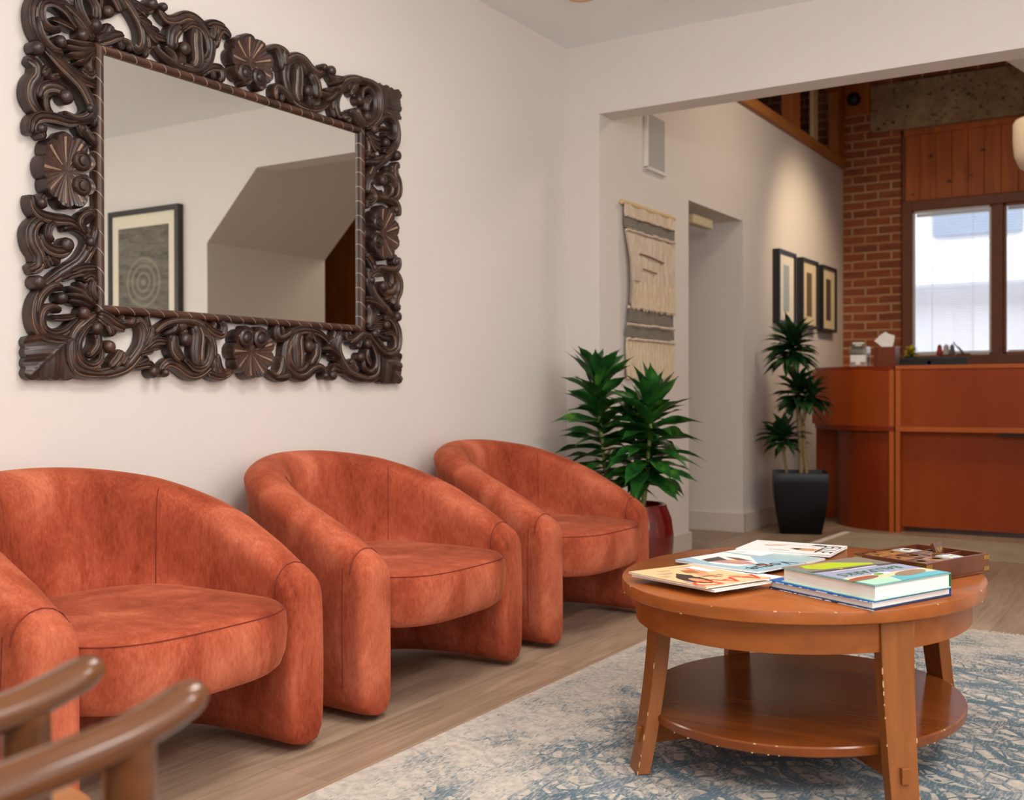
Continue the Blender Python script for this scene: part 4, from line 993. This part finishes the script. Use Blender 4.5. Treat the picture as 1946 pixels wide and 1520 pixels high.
def plant_black():
    cx, cy = -2.165, 7.02
    root = thing('potted_dracaena', 'tall plant with three leafy tufts in a square black planter by the desk', 'potted plant', (cx, cy, 0))
    BG = plain('gloss_black_glaze', srgb(8, 8, 10), .28, .2, 18, Specular_IOR_Level=.25); rs = []
    a0 = math.radians(20)
    def sq(r, z, rd=.22):
        pts = []
        for k in range(4):
            for j in range(5):
                a = PI/4+k*PI/2+(j-2)*.10; q_ = r*(1.0+.0*j)/max(abs(math.cos(a)), abs(math.sin(a)))*(1-.012*(abs(j-2) == 0)*1.5); pts.append((q_*math.cos(a), q_*math.sin(a)))
        c, s = math.cos(a0), math.sin(a0); return [(cx+x*c-y*s, cy+x*s+y*c, z) for x, y in pts]
    MB().rings([sq(.125, 0), sq(.132, .008), sq(.155, .12), sq(.170, .24), sq(.175, .33), sq(.173, .390), sq(.170, .398), sq(.158, .398), sq(.155, .36), sq(.10, .355)]).build('planter', BG, root, smooth=30)
    rng = random.Random(21)
    def pt(dx, dy, z): return Vector((cx+dx, cy+dy, z))
    MB().tube(cr([pt(.01, 0, .35), pt(.0, .0, .65), pt(-.02, 0, .88), pt(-.04, 0, 1.10)], 6), [.014]*12+[.012]*7, 10).build('stem', BARK, root, smooth=60)
    MB().tube(cr([pt(.045, .01, .35), pt(.02, .01, .70), pt(.06, 0, .86)], 6), .013, 10).build('stem', BARK, root, smooth=60)
    MB().tube(cr([pt(-.08, 0, .35), pt(-.105, 0, .50), pt(-.10, 0, .56)], 6), .010, 10).build('stem', BARK, root, smooth=60)
    MB().tube(cr([pt(-.03, 0, 1.02), pt(-.09, 0, 1.14), pt(-.09, 0, 1.18)], 5), .011, 8).build('twig', STEMM, root, smooth=60); MB().tube(cr([pt(-.03, 0, 1.02), pt(.0, 0, 1.14), pt(-.0, 0, 1.18)], 5), .010, 8).build('twig', STEMM, root, smooth=60); MB().tube(cr([pt(-.105, 0, .50), pt(-.14, 0, .60)], 4), .008, 8).build('twig', STEMM, root, smooth=60)
    for b, t, n, L, W, el in ((pt(-.06, 0, 1.13), pt(-.05, 0, 1.27), 92, .235, .026, (-12, 68)), (pt(-.01, 0, .84), pt(-.02, 0, .97), 66, .205, .025, (-12, 68)), (pt(.06, 0, .84), pt(.08, 0, .93), 44, .18, .024, (-12, 66)), (pt(-.10, 0, .57), pt(-.10, 0, .66), 32, .20, .025, (-10, 68)), (pt(-.15, 0, .60), pt(-.16, 0, .65), 20, .16, .024, (-12, 60))):
        mb = MB(); crown(mb, b, t, n, L, W, rng, el, 1.1); mb.build('foliage', LEAFD, root, smooth=60)
plant_black()
# ------------------------------------------------------------ reception desk
DESK = wood('desk_cherry_veneer', srgb(138, 50, 5), srgb(174, 76, 13), 'Z', .6, .5, .0, 8, (.3, .7), .01)
DESKE = wood('desk_edge_band', srgb(178, 86, 30), srgb(202, 108, 48), 'Z', .6, .42, .0, 8, (.3, .7), .01)
DESKR = wood('desk_dark_veneer', srgb(112, 36, 8), srgb(156, 60, 16), 'Z', .6, .38, .0, 8, (.3, .7), .01)
YD = 7.305
d = thing('reception_desk', 'long straight cherry wood reception desk with a raised counter and recessed front', 'desk', (-.9, YD, 0))
MB().box(-1.622, YD-.005, 1.066, -.10, YD+.36, 1.090).build('counter_top', DESKE, d, bevel=.002)
MB().box(-1.590, YD, .694, -.10, YD+.022, 1.066).build('front_panel', DESK, d)
MB().box(-1.622, YD, .694, -1.590, YD+.36, 1.066).build('end_panel', DESKE, d, bevel=.001); MB().box(-.132, YD, .694, -.10, YD+.36, 1.066).build('end_panel', DESKE, d, bevel=.001)
MB().box(-1.622, YD-.004, .661, -.10, YD+.80, .693).build('work_top', DESKE, d, bevel=.002)
for x in (-1.622, -.128): MB().box(x, YD, 0, x+.028, YD+.78, .661).build('side_panel', DESKE, d, bevel=.001)
MB().box(-1.594, YD+.085, .035, -.128, YD+.105, .661).build('modesty_panel', DESK, d)
MB().box(-1.00, YD+.02, .640, -.86, YD+.08, .661).build('bracket', plain('black_bracket', srgb(24, 20, 18), .5), d)
d = thing('corner_desk_unit', 'rounded corner unit of the cherry reception counter next to the black planter', 'desk', (-1.9, YD+.35, 0))
def quarter(mb, R, x1, y0, z0, z1, m=0, n=28, th=None, full=True):
    c = (x1, y0+R); pts = [(c[0]-R*math.sin(t), c[1]-R*math.cos(t)) for t in [PI/2*i/n for i in range(n+1)]]
    if full: mb.prism(pts+[(x1, y0+R)], z0, z1, m)
    else:
        r2 = R-th; inn = [(c[0]-r2*math.sin(t), c[1]-r2*math.cos(t)) for t in [PI/2*i/n for i in range(n+1)]]
        mb.prism(pts+inn[::-1], z0, z1, m)
XC = -1.632
m = MB(); quarter(m, .692, XC, YD-.003, 1.066, 1.090); m.build('counter_top', DESKR, d, smooth=30)
m = MB(); quarter(m, .682, XC-.03, YD+.004, .693, 1.066, full=False, th=.02); m.build('curved_front', DESK, d, smooth=30)
m = MB(); quarter(m, .690, XC, YD-.002, .661, .693); m.build('work_top', DESKR, d, smooth=30)
MB().box(XC-.03, YD, 0, XC, YD+.66, 1.066).build('side_panel', DESKE, d, bevel=.001)
m = MB(); quarter(m, .45, XC-.03, YD+.03, 0, .655, full=False, th=.02); m.build('curved_base', DESKR, d, smooth=30)
MB().box(-2.335, YD+.66, 0, XC-.03, YD+.685, .661).build('back_panel', DESK, d)
# things on the counter
CT = 1.0905
t_ = thing('tissue_box', 'dark wooden tissue box cover with a white tissue standing up', 'tissue box', (-1.70, 7.46, CT))
BX = wood('mahogany_cover', srgb(92, 40, 18), srgb(132, 64, 32), 'Z', 1, .35, .2, 16, (.3, .7), .02)
MB().box(-1.785, 7.40, CT, -1.645, 7.53, CT+.128).build('box_cover', BX, t_, bevel=.003)
m = MB(); tp = [(-.045, 0), (.045, 0)]
vs = []; N = 10
base = Vector((-1.715, 7.46, CT+.127)); outl = [(-.022, 0), (-.082, .045), (-.03, .085), (-.004, .103), (.012, .090), (.055, .078), (.050, .04), (.036, 0)]
for yy in (-.004, .004):
    vs += [base+Vector((a, yy+.018*math.sin(a*60)+.3*b*(yy/.004)*.1, b)) for a, b in outl]
n = len(outl); m.add(vs, [tuple(range(n)), tuple(range(n, 2*n))[::-1]]+[(i, (i+1) % n, (i+1) % n+n, i+n) for i in range(n)])
m.build('tissue', WHITEP, t_, smooth=20)
CLEAR = NT('clear_acrylic'); out = CLEAR.t.nodes['Material Output']; tr = CLEAR.n('ShaderNodeBsdfTransparent'); g_ = CLEAR.n('ShaderNodeBsdfGlossy'); g_.inputs['Roughness'].default_value = .05; mx = CLEAR.n('ShaderNodeMixShader'); mx.inputs[0].default_value = .28
CLEAR.l(tr.outputs[0], mx.inputs[1]); CLEAR.l(g_.outputs[0], mx.inputs[2]); CLEAR.l(mx.outputs[0], out.inputs[0])
t_ = thing('card_holder', 'clear acrylic card holder with white business cards left of the tissue box', 'card holder', (-1.90, 7.47, CT))
MB().box(-1.945, 7.42, CT, -1.83, 7.425, CT+.135).box(-1.945, 7.50, CT, -1.83, 7.505, CT+.135).box(-1.947, 7.42, CT, -1.944, 7.505, CT+.135).box(-1.833, 7.42, CT, -1.830, 7.505, CT+.135).build('stand', CLEAR.m, t_)
GREYFIG = P_('grey_figures', (150, 146, 140))
MB().box(-1.938, 7.427, CT+.075, -1.842, 7.4285, CT+.135).build('photo_card', P_('dark_photo', (62, 62, 64)), t_)
for i in range(4): MB().lathe([(.001, 0), (.008, .004), (.011, .02), (.006, .034), (.001, .038)], 8, (-1.924+i*.022, 7.4265, CT+.085), sy=.08).build('photo_figure', GREYFIG, t_)
MB().box(-1.94, 7.415, CT+.03, -1.84, 7.4195, CT+.078).box(-1.905, 7.413, CT+.012, -1.875, 7.4145, CT+.03).build('business_cards', WHITEP, t_)
MB().box(-1.928, 7.4255, CT+.153, -1.852, 7.4268, CT+.162).build('white_print_line', WHITEP, t_); MB().box(-1.912, 7.4255, CT+.140, -1.868, 7.4268, CT+.148).build('white_print_line', WHITEP, t_); MB().box(-1.935, 7.427, CT+.133, -1.845, 7.429, CT+.170).build('header_card', P_('olive_card', (124, 104, 70)), t_)
# items behind the counter
t_ = thing('small_flowering_plant', 'small yellow-green flowering plant in a black pot in front of the window', 'potted plant', (-1.73, 8.30, 1.095))
MB().lathe([(.001, 0), (.035, 0), (.045, .08), (.04, .085), (.001, .08)], 20, (-1.73, 8.30, 1.0955)).build('pot', plain('black_pot', srgb(18, 20, 20), .4), t_, smooth=40)
m = MB(); rng = random.Random(5); crown(m, (-1.73, 8.30, 1.18), (-1.73, 8.30, 1.215), 40, .075, .014, rng, (-20, 85), 1.0)
m.build('foliage', leafmat('yellow_leaf', (120, 130, 30), (186, 176, 40), (216, 190, 60)), t_, smooth=60)
MB().box(-1.93, 8.20, 1.06, -1.30, 8.42, 1.095).build('inner_shelf', DESKR, None)
tag(bpy.data.objects['inner_shelf'], 'low dark wood shelf unit behind the counter, under the small plant', 'shelf')
bpy.data.objects['inner_shelf'].name = 'low_shelf'
for xx in (-1.93, -1.32): MB().box(xx, 8.20, 0, xx+.02, 8.42, 1.06).build('side_panel', DESKR, bpy.data.objects['low_shelf'])
t_ = thing('computer_monitor', 'back of a black computer monitor rising just above the counter', 'monitor', (-1.53, 8.03, .70))
MB().box(-1.78, 8.02, .82, -1.30, 8.05, 1.160).build('screen_back', plain('dark_grey_plastic', srgb(34, 38, 42), .4), t_, bevel=.006, seg=3)
m = MB(); m.lathe([(.016, 0), (.016, .0006), (.0135, .0006), (.0135, 0)], 24, (0, 0, 0), 0, Matrix.Translation((-1.55, 8.0195, 1.125)) @ Matrix.Rotation(PI/2, 4, 'X')); m.build('round_logo', plain('chrome_mark', srgb(70, 70, 90), .2, .1, 30, .8), t_)
MB().box(-1.58, 8.018, 1.103, -1.56, 8.0198, 1.112).build('purple_label', P_('purple_mark', (84, 40, 190)), t_)
MB().box(-1.56, 8.05, .70, -1.50, 8.07, .95).box(-1.65, 7.98, .694, -1.41, 8.10, .705).build('stand', plain('black_stand', srgb(24, 24, 26), .5), t_, bevel=.002)
for i, (dx, r) in enumerate(((-.05, .026), (0, .03), (.045, .024))):
    m = MB(); m.lathe([(.001, 0), (r*.8, .004), (r, .03), (r*.7, .05), (r*.75, .065), (r*.4, .085), (.001, .088)], 14, (-1.66+dx, YB+.03, 1.215))
    tag(m.build('figurine', (P_('red_glaze', (190, 60, 48)), P_('white_glaze', (220, 214, 210)), P_('grey_glaze', (120, 120, 130)))[i], smooth=60), ('small red figurine on the sill, left of three', 'small white figurine on the sill, middle of three', 'small grey figurine on the sill, right of three by the twig')[i], 'figurine', 'figurines on the window sill')
t_ = thing('twig_ornament', 'small bare forked twig on a wooden foot on the window sill', 'ornament', (-1.53, YB+.05, 1.215))
MB().tube(cr([(-1.53, YB+.03, 1.225), (-1.555, YB+.03, 1.26), (-1.59, YB+.03, 1.295), (-1.605, YB+.03, 1.32)], 5), [.008]*8+[.005]*8, 8).build('twig', plain('dark_twig', srgb(92, 64, 40), .7), t_, smooth=60)
MB().box(-1.58, YB+.01, 1.215, -1.48, YB+.06, 1.226).build('foot', plain('twig_foot', srgb(120, 78, 44), .6), t_, bevel=.003)

# ------------------------------------------------------------ pictures, woven hanging
BLKF = plain('black_picture_frame', srgb(22, 23, 26), .4, .1, 20); MAT1 = P_('cream_mount', (226, 208, 172), .8); MATW = P_('white_mount', (232, 226, 214), .8)
for i, (y0, y1, z0, z1, mt, art, lab) in enumerate(((7.40, 7.79, 1.405, 1.925, MATW, P_('pale_blue_print_art', (164, 176, 182), .8), 'deep black frame with a pale bluish print, nearest of the three'),
        (7.945, 8.345, 1.402, 1.922, MAT1, P_('brown_print_art', (104, 84, 58), .8), 'deep black frame with a narrow brown print, middle one of the three'),
        (8.46, 8.86, 1.400, 1.918, MAT1, P_('dark_brown_print_art', (88, 62, 46), .8), 'deep black frame with a dark narrow print, nearest to the brick pier'))):
    f = thing('picture_frame', lab, 'picture', (XP, (y0+y1)/2, z0), group='three narrow framed prints'); D = .052; b = .022
    MB().box(XP+.001, y0, z0, XP+D, y0+b, z1).box(XP+.001, y1-b, z0, XP+D, y1, z1).box(XP+.001, y0+b, z0, XP+D, y1-b, z0+b).box(XP+.001, y0+b, z1-b, XP+D, y1-b, z1).build('frame', BLKF, f, bevel=.0015)
    MB().box(XP+.002, y0+b, z0+b, XP+.036, y1-b, z1-b).build('mount', mt, f)
    cy = (y0+y1)/2; MB().box(XP+.036, cy-.065, z0+.09, XP+.0375, cy+.065, z1-.10).build('print', art, f)
f = thing('framed_relief', 'large dark-framed grey rubbing of a round medallion, seen reflected in the mirror', 'picture', (.53, YH, 1.2))
x0, x1, z0, z1, yf = .19, .88, 1.18, 2.135, YH-.045
MB().box(x0, yf, z0, x0+.035, YH, z1).box(x1-.035, yf, z0, x1, YH, z1).box(x0+.035, yf, z0, x1-.035, YH, z0+.035).box(x0+.035, yf, z1-.035, x1-.035, YH, z1).build('frame', plain('dark_brown_frame', srgb(48, 38, 34), .4), f, bevel=.002)
MB().box(x0+.035, yf+.012, z0+.035, x1-.035, YH-.001, z1-.035).build('mount', P_('ivory_mount', (226, 216, 194), .8), f)
def relief():
    t = NT('grey_medallion_rubbing'); tc = t.n('ShaderNodeTexCoord'); sp = t.n('ShaderNodeSeparateXYZ'); t.l(tc.outputs['Object'], sp.inputs[0])
    a = sp.outputs[0]; b = t.math('SUBTRACT', sp.outputs[2], .45)
    r = t.math('SQRT', t.math('ADD', t.math('MULTIPLY', a, a), t.math('MULTIPLY', b, b))); rg_ = t.math('MULTIPLY', t.math('GREATER_THAN', t.math('SINE', t.math('MULTIPLY', r, 130)), .3), t.math('LESS_THAN', r, .17))
    n = t.noise(t.coord((1, 1, 3)), 9, 5, .65); c = t.ramp(n, [(.3, srgb(78, 74, 68)), (.7, srgb(128, 120, 108))]); t.col(t.mix(t.math('MULTIPLY', rg_, .4), c, srgb(160, 150, 134))); t.set(Roughness=.8); return t.m
MB().box(x0+.10, yf+.008, z0+.11, x1-.10, yf+.0125, z1-.12).build('rubbing', relief(), f)
def hanging():
    y0, y1 = 5.01, 5.64; zt, zb = 1.895, 1.00
    root = thing('woven_wall_hanging', 'cream woven wall hanging with grey striped bands and long fringe on a dowel', 'wall hanging', (XP, (y0+y1)/2, zb))
    def cl(name, a, b, sc):
        t = NT(name); n = t.noise(t.coord((1, 1, .15)), sc, 3, .7); t.col(t.ramp(n, [(.35, srgb(*a)), (.65, srgb(*b))])); t.set(Roughness=.95); t.bump(t.noise(t.coord((1, .3, 1)), 300, 2), .6, .003); return t.m
    CRM = cl('cream_weave', (204, 182, 158), (230, 214, 194), 60); FR = cl('cream_fringe', (204, 180, 148), (234, 216, 186), 120)
    def stripes(name, f):
        t = NT(name); tc = t.n('ShaderNodeTexCoord'); sp = t.n('ShaderNodeSeparateXYZ'); t.l(tc.outputs['Object'], sp.inputs[0])
        s = t.math('SINE', t.math('MULTIPLY', sp.outputs[2], f)); n = t.noise(t.coord(), 120, 2)
        t.col(t.mix(t.math('GREATER_THAN', t.math('ADD', s, t.math('MULTIPLY', t.math('SUBTRACT', n, .5), 2.2)), .1), srgb(44, 46, 48), srgb(176, 164, 148))); t.set(Roughness=.95); return t.m
    ST = stripes('charcoal_stripes', 620); ST2 = stripes('charcoal_mesh', 900)
    def edge(z):   # the left edge swings in below the dowel
        k = (zt-z)/(zt-zb); return .035*math.exp(-((k-.45)/.22)**2)*1.2+.02*k
    def panel(name, z1, z2, mat, x, ny=20, nz=8, bulge=.004, jag=0, rr=random.Random(3)):
        vs = []; 
        for s in (0, 1):
            for i in range(nz+1):
                for j in range(ny+1):
                    z = z1+(z2-z1)*i/nz; e = edge(z); y = y0+e+(y1-y0-e)*j/ny
                    xx = XP+x+(.004 if s == 0 else 0)+bulge*math.sin(j*1.1+z*20)+(.02*max(0, 1-j/5.)*(k_(z)))
                    if i == nz and jag: z -= rr.uniform(0, jag)
                    vs.append((xx, y, z))
        fs = []; K = (nz+1)*(ny+1)
        for s in (0, 1):
            for i in range(nz):
                for j in range(ny): a = s*K+i*(ny+1)+j; fs.append((a, a+1, a+ny+2, a+ny+1))
        for i in range(nz): a = i*(ny+1); fs.append((a, a+ny+1, a+ny+1+K, a+K)); a += ny; fs.append((a, a+ny+1, a+ny+1+K, a+K))
        for j in range(ny): fs.append((j, j+1, j+1+K, j+K)); a = nz*(ny+1)+j; fs.append((a, a+1, a+1+K, a+K))
        m = MB(); m.add(vs, fs); return m.build(name, mat, root, smooth=40)
    def k_(z): return math.exp(-((z-1.5)/.2)**2)
    panel('top_band', zt, 1.835, CRM, .020); panel('striped_band', 1.822, 1.765, ST, .018); panel('cream_panel', 1.752, 1.38, CRM, .016)
    panel('flap', 1.74, 1.50, CRM, .024, nz=6); panel('flap_fringe', 1.50, 1.372, FR, .026, ny=60, jag=.03, bulge=.003)
    panel('striped_band', 1.352, 1.285, ST2, .016); panel('striped_band', 1.262, 1.21, ST2, .016)
    panel('long_fringe', 1.185, zb, FR, .020, ny=90, jag=.018, bulge=.003)
    rr = random.Random(9)
    for z in (1.829, 1.757, 1.362, 1.272, 1.195):
        pts = [(XP+.026+rr.uniform(-.002, .003), y0+edge(z)+(y1-y0-edge(z))*i/24, z+rr.uniform(-.003, .003)) for i in range(25)]; MB().tube(pts, [.008*rr.uniform(.8, 1.15) for _ in pts], 7).build('thick_cord', CRM, root, smooth=60)
    br = plain('brown_yarn', srgb(150, 112, 84), .9)
    MB().tube([(XP+.034, y0+.16, 1.645), (XP+.034, y0+.30, 1.64), (XP+.034, y1-.17, 1.625)], .005, 6).build('yarn_line', br, root, smooth=60); MB().tube([(XP+.034, y0+.20, 1.570), (XP+.034, y1-.26, 1.560)], .004, 6).build('yarn_line', br, root, smooth=60)
    MB().tube([(XP+.018, y0-.025, zt), (XP+.018, y1+.01, zt)], .012, 12).build('dowel', plain('pale_dowel', srgb(222, 192, 140), .5), root, smooth=60)
hanging()

# ------------------------------------------------------------ wooden armchairs in the foreground
WALNUT = wood('satin_walnut', srgb(52, 28, 12), srgb(108, 64, 30), 'Y', 1, .24, .35, 18, (.3, .7), .03)
SEATW = wood('honey_seat_wood', srgb(140, 84, 40), srgb(180, 116, 62), 'Y', 1, .35, .2, 14, (.3, .7), .03)
def wchair():
    r = thing('wooden_armchair', 'x', 'armchair', (0, 0, 0), local=True); r['group'] = 'wooden armchairs in the foreground'
    # local: y forward, x across; arms at x = +-.30, arm tips at y = .30
    for s in (-1, 1):
        pts = cr([(s*.312, .322, .655), (s*.312, .300, .646), (s*.312, .24, .632), (s*.312, .16, .6255), (s*.312, .05, .620), (s*.297, -.08, .626), (s*.285, -.22, .655), (s*.25, -.32, .70)], 6)
        n = len(pts); rad = []
        for i, p in enumerate(pts):
            t = i/(n-1); rad.append(.0195*min(1, (.30+.70*math.sqrt(min(1, i/5)))) if i < 6 else .0195+.003*math.sin(t*PI))
        MB().tube(pts, rad, 16, flat=.78).build('armrest', WALNUT, r, smooth=60, world=False)
        MB().lathe([(.018, 0), (.021, .30), (.0225, .50), (.0215, .626)], 16, (s*.312, .245, .0)).build('leg', WALNUT, r, smooth=60, world=False)
        MB().tube(cr([(s*.20, -.29, 0), (s*.21, -.285, .4), (s*.235, -.31, .70), (s*.22, -.36, .80)], 5), .018, 12).build('leg', WALNUT, r, smooth=60, world=False)
    sp = []
    for i in range(48):
        a = 2*PI*i/48; c, s = math.cos(a), math.sin(a); sp.append((.245*math.copysign(abs(c)**.7, c), .09+.39*math.copysign(abs(s)**.7, s)))
    MB().rings([[Vector((x*k, .09+(y-.09)*k, z)) for x, y in sp] for k, z in ((.93, .405), (.985, .412), (1, .425), (.99, .437), (.95, .442), (.6, .436), (.2, .434))]).build('seat', SEATW, r, smooth=50, world=False)
    MB().box(-.30, .235, .385, .30, .255, .41).box(-.215, -.27, .37, .215, -.25, .41).build('rail', WALNUT, r, world=False, bevel=.003)
    MB().tube(cr([(-.22, -.36, .80), (-.12, -.41, .81), (0, -.425, .815), (.12, -.41, .81), (.22, -.36, .80)], 6), .022, 12, flat=1.6).build('top_rail', WALNUT, r, smooth=60, world=False)
    for x in (-.12, -.06, 0, .06, .12): MB().tube([(x, -.20, .43), (x*1.1, -.39-.02*math.cos(x*8), .80)], .008, 8).build('spindle', WALNUT, r, smooth=60, world=False)
    return r
wc = wchair(); wc['label'] = 'wooden armchair at the lower left whose seat corner shows under its armrest'
wc.location = (-1.212, .355, 0)
dup(wc, (-.433, .345, 0), 0, 'wooden armchair nearest the camera, only its curved armrest and post in view')
for o in list(bpy.data.objects):
    if '_o' in o.keys(): del o['_o']
